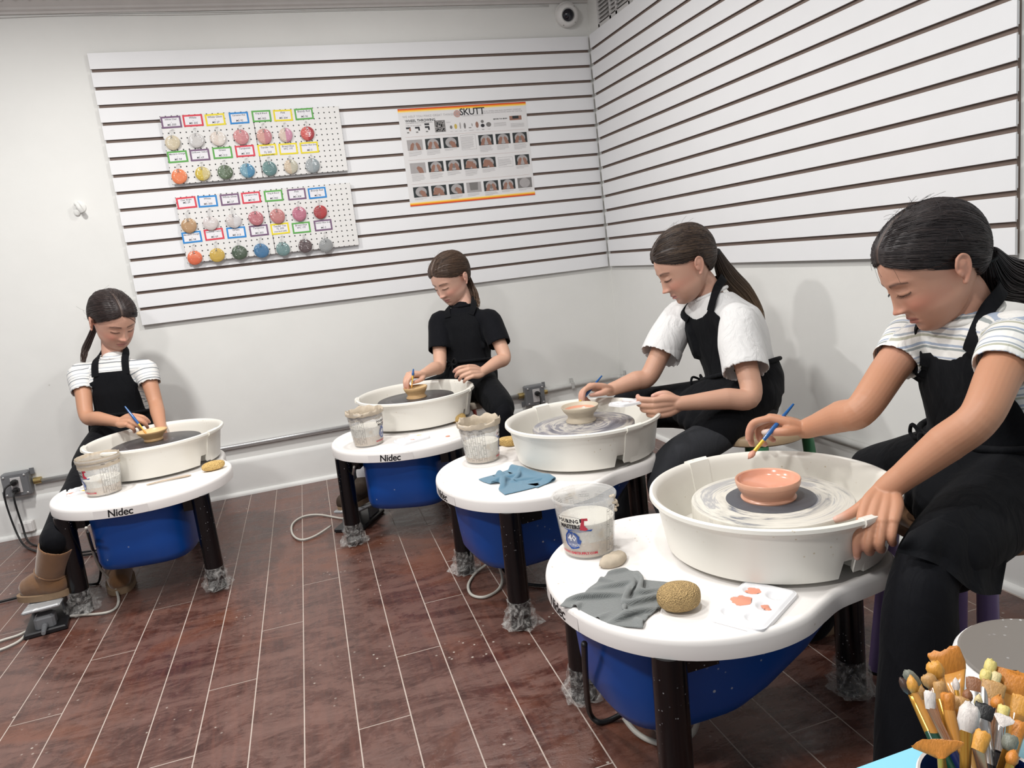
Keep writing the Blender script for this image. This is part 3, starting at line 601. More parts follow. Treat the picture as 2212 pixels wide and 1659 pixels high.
def crumple(c, r, h, seed, amp=0.012):
    g = np.random.default_rng(seed); mb = MB(); n = 26; rings = []
    lv = [(0.0, 0.0), (0.004, 1.45), (0.014, 1.62), (h * .3, 1.45), (h * .5, 1.18), (h * .62, 1.22), (h * .8, 1.07), (h, 1.03)]
    for z, k in lv:
        th = np.arange(n) * 2 * PI / n; rr = r * k * (1 + (g.normal(0, 1, n) * amp / r * (.42 if k > 1.25 else .16))) if k else np.full(n, .002)
        rings.append(np.stack([c[0] + rr * np.cos(th), c[1] + rr * np.sin(th), np.full(n, c[2] + z) + (g.uniform(0, .006, n) if k > 1.2 else 0)], 1))
    return mb.loft(rings)
LEGS = [(.225, -.385), (-.225, -.385), (.03, .165)]
def legs(e, seed):
    for i, (x, y) in enumerate(LEGS):
        l = obj('leg', MB().cyl((x * .985, y * .985, .352), (x, y, .006), .031, n=28), M_leg, e, smooth=60)
        obj('plastic_wrap', crumple((x, y, 0.0005), .0325, .085, seed * 10 + i), M_wrap, l, smooth=0)
    for c_, s_ in (((-.19, -.33, .325), (.06, .10, .05)), ((.19, -.33, .325), (.06, .10, .05)), ((.02, .12, .33), (.08, .1, .04))): obj('leg_bracket', MB().box(c_, s_), M_leg, e, smooth=0)
PROF = [(.222, .398), (.229, .440), (.238, .490), (.241, .497), (.248, .502), (.253, .508), (.252, .515), (.246, .5175), (.239, .513), (.235, .503), (.233, .490), (.224, .440), (.216, .405), (.10, .403), (.10, .398)]
def pan_arc(a0, a1, dr=0.0, notch=None, prof=PROF, n=72):
    rings = []
    for k in range(n + 1):
        a = a0 + (a1 - a0) * k / n; p = []
        for r, z in prof:
            if notch and notch[0] < a < notch[1] and z < .43: z = .43 if z < .4035 or r > .2 else z
            p.append(((r + dr) * math.cos(a), (r + dr) * math.sin(a), z))
        rings.append(p)
    return MB().loft(rings)
CLIP = [(.221, .403), (.2345, .452), (.2435, .490), (.2465, .498), (.254, .5025), (.2575, .509), (.2565, .517), (.248, .5205), (.2375, .516), (.2335, .503), (.2315, .49), (.222, .44), (.215, .41), (.22, .404)]
def splash_pan(e, j1, j2):
    d = math.radians
    obj('pan_front_half', pan_arc(d(180) + j2, d(360) + j1, 0, (d(345) + j1, d(359) + j1)), M_pan, e, smooth=45)
    obj('pan_rear_half', pan_arc(j1, d(180) + j2, -0.0005), M_pan, e, smooth=45)
    for a in (j1, d(180) + j2):
        c_ = obj('pan_clip', pan_arc(a - .115, a + .115, 0, None, CLIP, 12), M_pan, e, smooth=45)
def logo(e):
    v, f = text_geo('Nidec', 0.034, 0.0007, 0.12, 'CENTER', 0.96, 4); tm = MB()
    q = []
    ys = -inset(OUT, -.0016)[:, 1]; xs = inset(OUT, -.0016)[:, 0]; sel = ys > 0.3; o_ = np.argsort(xs[sel]); X, Y = xs[sel][o_], ys[sel][o_]
    for x, y, _ in v: q.append((x, -np.interp(x, X, Y) - .0003, .367 + y))
    st = MB(); g = np.linspace(-.085, .085, 18); st.loft([[(x, -np.interp(x, X, Y) + .0002, .353) for x in g], [(x, -np.interp(x, X, Y) + .0002, .380) for x in g]], cap=False, closed=False)
    s_ = obj('sticker', st, M_sticker, e, smooth=180); tm.add(q, f); obj('logo_lettering', tm, M_logo, s_, smooth=0)
def wheel(loc, ang, label, hm, seed, jt, thick=0.018):
    e = empty('pottery_wheel', (loc[0], loc[1], 0), label, 'pottery wheel', 'pottery wheels in the studio', ang)
    table_top(e); tub(e); legs(e, seed); splash_pan(e, *jt); logo(e)
    z1 = .487
    h = MB().lathe([(0.0, z1 - thick), (.160, z1 - thick), (.164, z1 - thick + .003), (.165, z1 - .004), (.1635, z1 - .001), (.161, z1), (0.0, z1)], 72)
    ho = obj('wheel_head', h, hm, e, smooth=40)
    obj('shaft', MB().cyl((0, 0, .36), (0, 0, z1 - thick), .03, n=20), M_headgrey, e)
    return e
WP = {'A': (-2.319, -.752, -.12), 'B': (-1.287, -.743, -.40), 'C': (-.903, -1.686, -1.45), 'D': (-.843, -2.574, -1.57)}
wheel(WP['A'][:2], WP['A'][2], 'pottery wheel at far left with dark wheel head', M_headdark, 1, (-.36, .25))
wheel(WP['B'][:2], WP['B'][2], 'pottery wheel in front of the girl in black', M_headdark, 2, (-.1, .25))
wheel(WP['C'][:2], WP['C'][2], 'pottery wheel with a blue cloth on its table', M_headmix, 3, (.14, .12))
wD = wheel(WP['D'][:2], WP['D'][2], 'nearest pottery wheel with white slip on its wheel head', M_headwhite, 4, (.18, .12), 0.05)
obj('grey_centre_disc', MB().lathe([(0, .4872), (.088, .4872), (.092, .4876), (.090, .4884), (0, .4886)], 48), M_headgrey, wD)
# ------------------------------------------------------------------ pots being painted
def pot(loc, prof, m, label, pin=None, paint=None):
    e = empty('clay_bowl', (loc[0], loc[1], loc[2]), label, 'bowl', 'small clay bowls on the wheel heads')
    obj('bowl_body', MB().lathe(prof, 56), m, e, smooth=60)
    if pin: obj('painted_inside', MB().lathe(pin, 56), paint, e, smooth=60)
def clay_mat(name, c, wet=.4, k=260):
    m, t, b = base_mat(name); vec = t.coord('Object'); sp = t.n('ShaderNodeSeparateXYZ'); t.l(vec, sp.inputs[0]); cb_ = t.n('ShaderNodeCombineXYZ'); t.l(t.math('MULTIPLY', sp.outputs['Z'], k), cb_.inputs[2])
    n = t.noise(1.0, 4, vec=cb_.outputs[0]); t.l(t.mix(n, c, tuple(x * .82 for x in c)), b.inputs['Base Color']); b.inputs['Roughness'].default_value = wet; t.l(t.bump(n, .3, .002), b.inputs['Normal']); return m
M_ochre = clay_mat('ochre_clay', (0.66, 0.42, 0.20), .5); M_buff = clay_mat('buff_clay', (0.55, 0.47, 0.36), .5); M_pinkclay = clay_mat('pink_painted_clay', (0.70, 0.37, 0.25), .3)
M_pinkpaint = pmat('wet_pink_paint', (0.72, 0.34, 0.23), 0.18, var=.1, coat=.4)
M_yelpaint = pmat('pale_yellow_paint', (0.72, 0.52, 0.27), 0.3)
def wl(k, z=.4885): return (WP[k][0], WP[k][1], z)
pot((-2.333, -.715, .4875), [(.0, 0), (.034, 0), (.036, .004), (.033, .010), (.042, .022), (.053, .033), (.056, .038), (.0555, .0405), (.0525, .040), (.045, .032), (.03, .02), (0, .016)], M_ochre, 'ochre clay bowl on the far left wheel', [(.0515, .0395), (.045, .0325), (.03, .0206), (0, .0166)], M_yelpaint)
pot((-1.283, -.738, .4875), [(.0, 0), (.043, 0), (.044, .003), (.037, .011), (.038, .018), (.047, .032), (.052, .045), (.0505, .0475), (.048, .046), (.04, .03), (0, .022)], M_ochre, 'ochre clay bowl on the wheel of the girl in black', [(.0475, .0455), (.0465, .043), (0, .036)], M_yelpaint)
pot((-.893, -1.645, .4875), [(.0, 0), (.049, 0), (.050, .004), (.042, .013), (.043, .022), (.055, .036), (.062, .049), (.0605, .0525), (.057, .051), (.048, .036), (0, .022)], M_buff, 'buff clay bowl with pink painted inside', [(.0572, .0505), (.048, .0365), (.03, .028), (0, .0225)], M_pinkpaint)
pot((-.845, -2.570, .4885), [(.0, 0), (.056, 0), (.057, .003), (.053, .007), (.055, .013), (.061, .021), (.0655, .032), (.0670, .041), (.0655, .0435), (.0625, .0425), (.058, .032), (.05, .026), (0, .021)], M_pinkclay, 'fully pink painted clay bowl on the nearest wheel', [(.0623, .0420), (.058, .0325), (.05, .0265), (0, .0215)], M_pinkpaint)
# ------------------------------------------------------------------ measuring cups
def plastic_mat():
    m, t, b = base_mat('translucent_cup_plastic'); vec = t.coord('Object'); n = t.noise(26, 4, .6, vec=vec)
    t.l(t.mix(t.ramp(n, [(.52, (0, 0, 0)), (.74, (1, 1, 1))]), (0.80, 0.80, 0.79), (0.66, 0.58, 0.48)), b.inputs['Base Color']); b.inputs['Roughness'].default_value = 0.25
    t.l(t.ramp(n, [(.48, (.27, .27, .27)), (.78, (.55, .55, .55))]), b.inputs['Alpha']); return m
M_cup = plastic_mat(); M_milk = pmat('cloudy_water', (0.76, 0.73, 0.64), 0.25); M_slip = pmat('beige_slip', (0.62, 0.48, 0.33), 0.5, var=.08); M_dry = pmat('dried_clay_crust', (0.58, 0.49, 0.38), 0.8, var=.35, scale=60, bump=.6)
M_blueink = pmat('blue_print', (0.020, 0.075, 0.32), 0.4); M_redink = pmat('red_print', (0.55, 0.03, 0.06), 0.4); M_blackink = pmat('black_print', (0.02, 0.02, 0.025), 0.5); M_whiteink = pmat('white_print', (0.8, 0.8, 0.82), 0.4)
CH = .132
def crad(z): return .0555 + (.0690 - .0555) * z / CH
def cup(loc, logo_off, label, milk, slip, crust, seed):
    e = empty('measuring_cup', loc, label, 'measuring cup', 'plastic measuring cups on the wheel tables')
    va = math.atan2(CAM[1] - loc[1], CAM[0] - loc[0]); la = va + math.radians(logo_off)
    obj('cup_wall', MB().lathe([(.0, .0012), (.0535, .0012), (.0555, .003), (.0690, CH - .006), (.0715, CH - .005), (.0725, CH), (.0712, CH + .002), (.0690, CH + .001), (.0672, CH - .008), (.0538, .005), (0, .004)], 48), M_cup, e, smooth=50)
    if slip: obj('slip', MB().lathe([(0, .0042), (.0530, .0052), (crad(slip) - .0025, slip), (0, slip)], 40), M_slip, e, smooth=40)
    if milk: obj('water', MB().lathe([(0, slip), (crad(slip) - .0026, slip + .0002), (crad(milk) - .0026, milk), (0, milk)], 40), M_milk, e, smooth=40)
    def mp(x, z, th0, off=.0006): r = crad(z) + off; a = th0 + x / r; return (r * math.cos(a), r * math.sin(a), z)
    pr = MB()
    def qd(x0, x1, z0, z1, th, mi, off=.0006): pr.quad(mp(x0, z0, th, off), mp(x1, z0, th, off), mp(x1, z1, th, off), mp(x0, z1, th, off), mi)
    def tx_(s, x, z, size, th, mi, bold=.0, off=.0009, sp=1.0):
        v, f = text_geo(s, size, bold, 0, 'CENTER', sp, 1); pr.add([mp(x + p[0], z + p[1], th, off) for p in v], f, mi)
    # blue blot with 40 OUNCE
    n = 30; g = np.random.default_rng(3); rr = .0195 * (1 + g.normal(0, .05, n)); th = np.arange(n) * 2 * PI / n
    pr.add([mp(rr[i] * math.cos(th[i]), .047 + 1.08 * rr[i] * math.sin(th[i]), la, .0005) for i in range(n)], [tuple(range(n))], 0)
    tx_('40', 0, .052, .021, la, 3, .0004); tx_('OUNCE', 0.002, .036, .0085, la, 3)
    tx_('WWW.USARTSUPPLY.COM', .008, .0165, .0082, la, 1, .0003, .0008, .86)
    # brand panel
    tx_('POURING', -.006, .092, .0125, la, 2, .0005); tx_('MASTERS', -.002, .0795, .0125, la, 2, .0005)
    for z0, z1 in ((.0995, .1005), (.0715, .0722)): qd(-.034, .024, z0, z1, la, 2)
    qd(.024, .034, .090, .099, la, 2); qd(.028, .042, .094, .1, la, 1, .0009)
    pr.add([mp(x, z, la, .001) for x, z in ((.028, .094), (.024, .082), (.022, .073), (.034, .071), (.040, .074), (.033, .083), (.034, .094))], [tuple(range(7))], 1)
    pr.add([mp(x, z, la, .0008) for x, z in ((-.02, .073), (-.005, .069), (.02, .0675), (.046, .069), (.05, .073), (.03, .072), (.005, .0725))], [tuple(range(7))], 0)
    # graduated ladders
    for k, dg in enumerate((88, 118, 150, 182, 214, 246, 274)):
        a = la + math.radians(dg)
        for x in (-.012, -.004, .004, .012): qd(x - .00028, x + .00028, .012, .108, a, 2)
        for q in range(10): z = .014 + q * .0098; x = (-.008, 0, .008)[q % 3]; qd(x - .0024, x + .0024, z, z + .0008, a, 2); qd(-x - .0009, -x + .0009, z + .004, z + .0055, a, 2)
        qd(-.012, .012, .1035, .1042, a, 2); qd(-.012, .012, .108, .1087, a, 2)
        tx_(('PIPIA', 'PIPIC', 'PARTS')[k % 3], 0, .1135, .006, a, 2)
    obj('printing', pr, [M_blueink, M_redink, M_blackink, M_whiteink], e, smooth=0)
    if crust:
        g = np.random.default_rng(seed); mb = MB(); n = 60; th = np.arange(n) * 2 * PI / n; amp = crust
        rings = []
        for dr, dz, j in ((.0025, -.010, .5), (.0040, -.001, .6), (.002, .006, 1.0), (-.003, .004, .9), (-.006, -.014, .8), (-.004, -.03, .6)):
            jit = np.convolve(np.r_[g.normal(0, 1, n)], [.25, .5, .25], 'same')
            r_ = .0695 + dr * amp + jit * .0016 * amp; z_ = CH + dz + jit * .0055 * j * amp * (1 if dz > -.02 else 1.5)
            rings.append(np.stack([r_ * np.cos(th), r_ * np.sin(th), z_], 1))
        mb.loft(rings, cap=False); obj('clay_crust', mb, M_dry, e, smooth=80)
    return e
cup((-2.466, -1.02, .3867), -78, 'clay-stained measuring cup on the far left wheel table', .058, .034, .35, 1)
cup((-1.533, -1.01, .3867), 66, 'crusty-rimmed measuring cup beside the small palette', .074, .040, 1.0, 2)
cup((-1.211, -1.528, .3867), 88, 'crusty-rimmed measuring cup beside the blue cloth', .066, .022, 1.15, 3)
cup((-1.197, -2.398, .3867), -34, 'nearest measuring cup with the 40 ounce mark facing out', .082, .040, 0, 4)
dd = MB(); P0 = V(-1.197, -2.398, .3867)
for k in range(9): dd.ell(P0 + V(.051 + random.uniform(-.006, .006), -.048 + random.uniform(-.006, .006), .130 - k * .0032 + random.uniform(-.003, .003)), (random.uniform(.003, .0065), random.uniform(.003, .0065), random.uniform(.002, .006)), 8, 6)
tag(obj('clay_drip', dd, M_dry, smooth=180, world=P0, loc=P0), 'lump of dried clay stuck to rim of the nearest cup', 'clay')
# ------------------------------------------------------------------ sponges
def sponge_mat(name, c, hole, sc_=120):
    m, t, b = base_mat(name); vec = t.coord('Object'); vo = t.n('ShaderNodeTexVoronoi', i_Scale=sc_); t.l(vec, vo.inputs['Vector'])
    n = t.noise(sc_ * .9, 3, vec=vec); f = t.ramp(t.math('ADD', vo.outputs['Distance'], t.math('MULTIPLY', n, .5)), [(.40, hole), (.55, c)])
    t.l(t.mix(t.ramp(t.noise(25, 3, vec=vec), [(.45, (0, 0, 0)), (.7, (1, 1, 1))]), f, tuple(x * 1.12 for x in c)), b.inputs['Base Color']); b.inputs['Roughness'].default_value = .9
    t.l(t.bump(vo.outputs['Distance'], 1.0, .004), b.inputs['Normal']); return m
M_spA = sponge_mat('damp_tan_sponge', (0.50, 0.34, 0.15), (0.16, 0.09, 0.035), 430); M_spB = sponge_mat('yellow_sponge', (0.66, 0.44, 0.16), (0.35, 0.2, 0.06), 260)
def sponge(loc, r, h, m, label, rz=0, sq=2.6, tilt=0):
    n, rr = 40, []
    th = np.arange(n) * 2 * PI / n
    for k in np.linspace(-1, 1, 11):
        s_ = (1 - abs(k) ** sq) ** (1 / sq) if abs(k) < 1 else .0; s_ = max(s_, .3)
        w_ = 1 + .02 * np.sin(3 * th + k * 2); rr.append(np.stack([r[0] * s_ * w_ * np.cos(th), r[1] * s_ * w_ * np.sin(th), np.full(n, h / 2 + k * h / 2)], 1))
    o = obj('sponge', MB().loft(rr), m, smooth=80, loc=loc); o.rotation_euler = (tilt, 0, rz); return tag(o, label, 'sponge', 'sponges on the wheel tables')
sponge((-1.157, -2.728, .3868), (.041, .036), .046, M_spA, 'round porous tan sponge between grey cloth and palette')
sponge((-2.105, -.975, .3868), (.042, .024), .034, M_spB, 'tan sponge at the right end of the far left wheel table', .35)
sponge((-1.150, -.905, .3868), (.034, .03), .036, M_spB, 'yellow sponge peeking out behind the crusty cup')
sponge((-1.082, -1.41, .3868), (.036, .028), .030, M_spB, 'pale sponge between the cup and third splash pan', -.5, 5)
# ------------------------------------------------------------------ paint palettes
M_pal = pmat('white_palette_plastic', (0.80, 0.80, 0.82), 0.22, var=.03, coat=.2)
M_ypaint = pmat('yellow_paint', (0.75, 0.55, 0.05), 0.3); M_opaint = pmat('coral_paint', (0.72, 0.30, 0.20), 0.25)
def palette(loc, rz, label, blobs, L=.148, W=.098, tilt=None):
    nx, ny = 61, 41; xs = np.linspace(-L / 2, L / 2, nx); ys = np.linspace(-W / 2, W / 2, ny); wells = [((i - 1) * .046, (j - .5) * .044) for j in range(2) for i in range(3)]
    def hz(x, y):
        z = .0100
        for wx, wy in wells:
            d = math.hypot(x - wx, y - wy) / .0185
            if d < 1: z = min(z, .0022 + .0078 * d ** 3)
        e_ = min(L / 2 - abs(x), W / 2 - abs(y)); return z - (.0028 if e_ < .003 else 0)
    def rc(x, y):     # round the corners
        rr_ = .016; dx, dy = abs(x) - (L / 2 - rr_), abs(y) - (W / 2 - rr_)
        if dx > 0 and dy > 0:
            q = max(dx, dy) / math.hypot(dx, dy); return math.copysign(L / 2 - rr_ + dx * q, x), math.copysign(W / 2 - rr_ + dy * q, y)
        return x, y
    v = []; f = []
    for y in ys:
        for x in xs: a, b = rc(x, y); v.append((a, b, hz(x, y)))
    for j in range(ny - 1):
        for i in range(nx - 1): k = j * nx + i; f.append((k, k + 1, k + nx + 1, k + nx))
    loop = list(range(nx)) + [nx * j + nx - 1 for j in range(1, ny)] + [nx * (ny - 1) + i for i in range(nx - 2, -1, -1)] + [nx * j for j in range(ny - 2, 0, -1)]
    n0 = len(v); v += [(v[k][0] * 1.01, v[k][1] * 1.01, 0.0002) for k in loop]; m_ = len(loop)
    for i in range(m_): j = (i + 1) % m_; f.append((loop[j], loop[i], n0 + i, n0 + j))
    f.append(tuple(n0 + i for i in range(m_ - 1, -1, -1)))
    o = obj('paint_palette', MB().add(v, f), M_pal, smooth=50, loc=loc); o.rotation_euler = (0, 0, rz) if tilt is None else tilt
    tag(o, label, 'palette', 'paint palettes')
    g = np.random.default_rng(int(abs(loc[0] * 1000)))
    for (wi, m, rad, spill) in blobs:
        wx, wy = wells[wi]; n = 20; th = np.arange(n) * 2 * PI / n; rr_ = rad * (1 + g.normal(0, .12, n)); ring = []
        zt = .0106 if rad > .0175 else .0062
        for k, dz in ((1, -.001), (1, 0), (.8, .0006), (.05, .0007)): ring.append(np.stack([wx + spill[0] + rr_ * k * np.cos(th), wy + spill[1] + rr_ * k * np.sin(th), np.full(n, zt + dz)], 1))
        obj('paint_blob', MB().loft(ring, cap=True), m, o, smooth=60)
    return o
palette((-1.043, -2.792, .3868), .55, 'white six-well palette with coral paint beside round sponge', [(4, M_opaint, .0185, (-.004, 0)), (5, M_opaint, .0135, (.001, -.001)), (1, M_opaint, .007, (.002, .002)), (1, M_opaint, .005, (-.005, -.006))], .162, .102)
palette((-1.375, -1.075, .3868), .35, 'white palette with coral and yellow paint on second table', [(1, M_opaint, .012, (-.01, .002)), (5, M_ypaint, .013, (0, -.006))], .125, .085)
palette((-2.545, -.935, .3868), .15, 'palette with yellow and coral paint on far left table', [(1, M_ypaint, .014, (0, 0)), (0, M_opaint, .012, (0, 0)), (4, M_ypaint, .013, (0, 0))], .12, .085)
tag(obj('paint_drop', MB().ell((0, 0, .001), (.009, .009, .002), 14, 6), M_opaint, smooth=180, loc=(-1.242, -1.118, .3866)), 'drop of coral paint on second wheel table', 'paint')
# ------------------------------------------------------------------ clay lump and wooden tool
mb = MB(); g = np.random.default_rng(11); rings = []
for z, k in ((0, .85), (.006, 1), (.014, .92), (.02, .7), (.022, .1)):
    th = np.arange(22) * 2 * PI / 22; r_ = k * (1 + .10 * np.sin(2 * th + 1) + .08 * np.sin(3 * th)); rings.append(np.stack([.034 * r_ * np.cos(th), .022 * r_ * np.sin(th), np.full(22, z) + g.normal(0, .001, 22)], 1))
o = tag(obj('clay_lump', mb.loft(rings), M_dry, smooth=60, loc=(-1.180, -2.493, .3866)), 'flat lump of dried clay between nearest cup and grey cloth', 'clay'); o.rotation_euler = (0, 0, .3)
st = MB().tube(spline([(-.075, 0, .004), (-.03, .002, .005), (.03, -.001, .005), (.075, 0, .004)], 10), [.003, .005, .005, .005, .005, .0055, .006, .007, .007, .003], 8, flat=.55)
o = tag(obj('modelling_tool', st, pmat('clay_stained_wood', (0.55, 0.44, 0.33), .7, var=.35, scale=80), smooth=60, loc=(-2.255, -1.018, .3866)), 'clay-stained wooden modelling tool on far left table', 'tool'); o.rotation_euler = (0, 0, .18)
# ------------------------------------------------------------------ cloths
def weave(name, c, sc_):
    m, t, b = base_mat(name); vec = t.coord('UV' if False else 'Object'); w1 = t.n('ShaderNodeTexWave', i_Scale=sc_, i_Distortion=1.0, bands_direction='X'); w2 = t.n('ShaderNodeTexWave', i_Scale=sc_, i_Distortion=1.0, bands_direction='Y')
    t.l(vec, w1.inputs['Vector']); t.l(vec, w2.inputs['Vector']); h_ = t.math('MULTIPLY', w1.outputs['Fac'], w2.outputs['Fac'])
    t.l(t.mix(h_, tuple(x * .62 for x in c), c), b.inputs['Base Color']); b.inputs['Roughness'].default_value = .95; b.inputs['Sheen Weight'].default_value = .3
    t.l(t.bump(t.math('ADD', h_, t.noise(200, 2, vec=vec)), .8, .002), b.inputs['Normal']); return m
def sim_cloth(center, rz, size, squeeze, m, label, seed, cyl=None, lift=0.0, z0=.3869, n=46, steps=420):
    """a square of cloth let fall crumpled onto the table (small mass-spring drop)"""
    g = np.random.default_rng(seed); a = np.linspace(-.5, .5, n); X, Y = np.meshgrid(a, a, indexing='xy'); sx, sy = size[0] / (n - 1), size[1] / (n - 1)
    c_, s_ = math.cos(rz), math.sin(rz); ph = g.uniform(0, 6.28, 6)
    lx, ly = X * size[0] * squeeze[0], Y * size[1] * squeeze[1]
    lx = lx + .10 * ly * np.sin(3 * X + ph[0]); ly = ly + .12 * lx * np.cos(2.5 * Y + ph[1])
    Z = z0 + .012 + .020 * (np.sin(13 * X + 5 * Y + ph[2]) * np.cos(7 * Y + 3 * X + ph[3]) + .6 * np.sin(9 * Y - 6 * X + ph[4]) + 1.1) + lift * np.clip(Y * 2, 0, 1)
    P = np.stack([center[0] + c_ * lx - s_ * ly, center[1] + s_ * lx + c_ * ly, Z], -1); Q = P.copy()
    dg = math.hypot(sx, sy); cons = [((0, 1), sx, 1.0), ((1, 0), sy, 1.0), ((1, 1), dg, .6), ((1, -1), dg, .6), ((0, 3), 3 * sx, .10), ((3, 0), 3 * sy, .10)]
    for it in range(steps):
        vel = (P - Q) * .955; Q = P.copy(); P = P + vel; P[..., 2] -= .00006
        for _ in range(3):
            for (di, dj), L, k in cons:
                if dj >= 0: A, B = P[:n - di, :n - dj], P[di:, dj:]
                else: A, B = P[:n - di, -dj:], P[di:, :n + dj]
                d = B - A; ln = np.linalg.norm(d, axis=-1, keepdims=True) + 1e-9; cr = d * ((ln - L) / ln) * .5 * k * .9
                if L > 2.5 * max(sx, sy): cr = np.where(ln < L, cr, 0)
                A += cr; B -= cr
            if cyl is not None:
                d = P[..., :2] - cyl[:2]; r = np.linalg.norm(d, axis=-1, keepdims=True); R_ = cyl[2] + np.clip((P[..., 2:3] - .40) / .1, 0, 1) * .018; P[..., :2] += np.where(r < R_, d / (r + 1e-9) * (R_ - r), 0)
            low = P[..., 2] < z0 + .0025; P[..., 2] = np.maximum(P[..., 2], z0 + .0025); P[low, :2] = P[low, :2] * .25 + Q[low, :2] * .75
    v = P.reshape(-1, 3); f = []; dl = (np.asarray(center[:2]) - v[:, :2].mean(0)) if cyl is not None else 0; v[:, :2] += dl
    for i in range(n - 1):
        for j in range(n - 1): q = i * n + j; f.append((q, q + 1, q + n + 1, q + n))
    loc = V(center[0], center[1], z0); o = obj('cloth', MB().add(v - loc, f), m, smooth=180, loc=loc)
    o.data.flip_normals() if o.data.polygons[0].normal.z < 0 else None
    md = o.modifiers.new('thickness', 'SOLIDIFY'); md.thickness = .0032; md.offset = 0; md2 = o.modifiers.new('smooth', 'SUBSURF'); md2.levels = 1; md2.render_levels = 1
    return tag(o, label, 'cloth')
gc = onz(1352, 1288, .39)
sim_cloth(gc, .55, (.215, .20), (.68, .60), weave('grey_waffle_cloth', (0.30, 0.32, 0.315), 190), 'rumpled grey waffle cloth on the nearest wheel table', 12)
wc = np.array(WP['C'][:2]); bc = onz(1118, 1028, .40)
sim_cloth(bc, -1.15, (.22, .25), (.85, .78), weave('blue_terry_cloth', (0.19, 0.42, 0.60), 260), 'rumpled light blue cloth leaning on the third splash pan', 5, cyl=(wc[0], wc[1], .238), lift=.06)
# ------------------------------------------------------------------ foot pedals and cables
def pedal(loc, rz, label):
    e = empty('foot_pedal', loc, label, 'foot pedal', 'foot pedals on the floor', rz)
    obj('pedal_base', MB().bbox((0, 0, .009), (.125, .235, .018), .004), pmat('pedal_black', (.012, .012, .014), .35), e, smooth=30)
    R1 = np.array(Matrix.Rotation(math.radians(-9), 3, 'X'))
    obj('pedal_plate', MB().bbox((0, .0, .070), (.11, .225, .012), .004, R1), flecked('worn_aluminium', (.34, .35, .36), (.6, .6, .58), .35, .6, 40), e, smooth=30)
    obj('side_cheek', MB().box((-.045, .05, .04), (.006, .09, .06)).box((.045, .05, .04), (.006, .09, .06)), M_gbox, e, smooth=0)
    obj('cable_housing', MB().bbox((0, -.07, .032), (.06, .06, .05), .008), M_gbox, e, smooth=30)
    k = MB()
    for i in range(9): k.cyl((.0, -.10 - i * .006, .03 - i * .001), (.0, -.1045 - i * .006, .03 - i * .001), .0095 - i * .0004, n=10)
    obj('strain_relief', k, M_gbox, e); return e
pedal((-2.690, -1.115, 0), .15, 'clay-smeared foot pedal under the brown boot'); pedal((-1.600, -.770, 0), -.55, 'foot pedal beneath the second wheel')
def cable(px, m, r, label, cat='cable', hz=.0055):
    pts = [onz(x, y, z) for x, y, z in px]; o = pts[0].copy(); o[2] = 0
    return tag(obj('cable', MB().tube(spline([p - o for p in pts], 70), r, 8), m, smooth=180, loc=o), label, cat)
cable([(186, 1140, .34), (194, 1170, .25), (215, 1225, .12), (245, 1262, .03), (256, 1300, .006), (235, 1322, .006), (165, 1330, .006), (120, 1338, .006), (80, 1352, .012), (40, 1372, .006), (0, 1385, .006), (-40, 1405, .006)], M_wcord, .0045, 'ivory cable hanging beside the left wheel leg to pedal')
cable([(70, 1356, .01), (45, 1382, .006), (20, 1396, .006), (-10, 1408, .006), (-60, 1430, .006)], M_wcord, .0045, 'ivory cable leaving the left pedal to the picture edge')
cable([(190, 1150, .33), (202, 1190, .2), (217, 1222, .1), (214, 1255, .012), (200, 1262, .006), (150, 1262, .006), (60, 1285, .006), (0, 1300, .006), (-40, 1310, .006)], M_blk, .0045, 'black cord hanging under the far left wheel')
cable([(765, 1008, .33), (760, 1035, .25), (748, 1068, .14), (740, 1085, .06), (745, 1108, .02), (742, 1120, .006), (690, 1112, .006), (655, 1116, .006), (632, 1132, .006), (632, 1154, .006), (650, 1166, .006), (680, 1158, .006), (715, 1136, .012)], M_wcord, .0045, 'ivory cable looping beside the second wheel pedal')
cable([(1070, 1190, .12), (1055, 1215, .04), (1030, 1235, .006), (1012, 1262, .006), (1018, 1284, .006), (1045, 1290, .006), (1075, 1275, .006), (1085, 1250, .02), (1075, 1215, .07)], M_wcord, .0048, 'ivory cable loop under the third wheel')
cable([(1080, 1220, .05), (1095, 1240, .01), (1120, 1256, .006), (1160, 1264, .006), (1200, 1262, .006), (1260, 1240, .006), (1330, 1200, .006)], M_blk, .0048, 'black cord on the floor behind third wheel leg')
cable([(1262, 1390, .33), (1264, 1440, .25), (1268, 1500, .12), (1275, 1542, .03), (1295, 1560, .008), (1325, 1552, .008), (1360, 1530, .03), (1390, 1500, .1)], M_blk, .0062, 'black cord drooping under the nearest wheel')
cable([(1348, 1550, .03), (1370, 1578, .012), (1400, 1598, .006), (1440, 1608, .006), (1475, 1600, .008), (1500, 1578, .03), (1510, 1540, .1)], M_wcord, .0062, 'ivory cable drooping under the nearest wheel')
# ------------------------------------------------------------------ stools
def stool(loc, h, seat_m, leg_m, label, rz, r=.165, foot=.14, lr=.021):
    e = empty('stool', (loc[0], loc[1], 0), label, 'stool', 'stools for the painters', rz)
    obj('seat', MB().lathe([(0, h - .032), (r - .01, h - .032), (r, h - .026), (r + .002, h - .012), (r - .003, h - .003), (r - .012, h), (0, h + .001)], 48), seat_m, e, smooth=40)
    for a in range(4):
        t = a * PI / 2 + PI / 4; k = 1.41
        l = obj('leg', MB().cyl((foot * .82 * k * math.cos(t), foot * .82 * k * math.sin(t), h - .03), (foot * k * math.cos(t), foot * k * math.sin(t), .004), lr * .9, lr, 18), leg_m, e)
        obj('foot_cap', MB().cyl((foot * k * math.cos(t), foot * k * math.sin(t), .007), (foot * k * math.cos(t), foot * k * math.sin(t), .0005), lr * 1.05, n=18), M_blk, l)
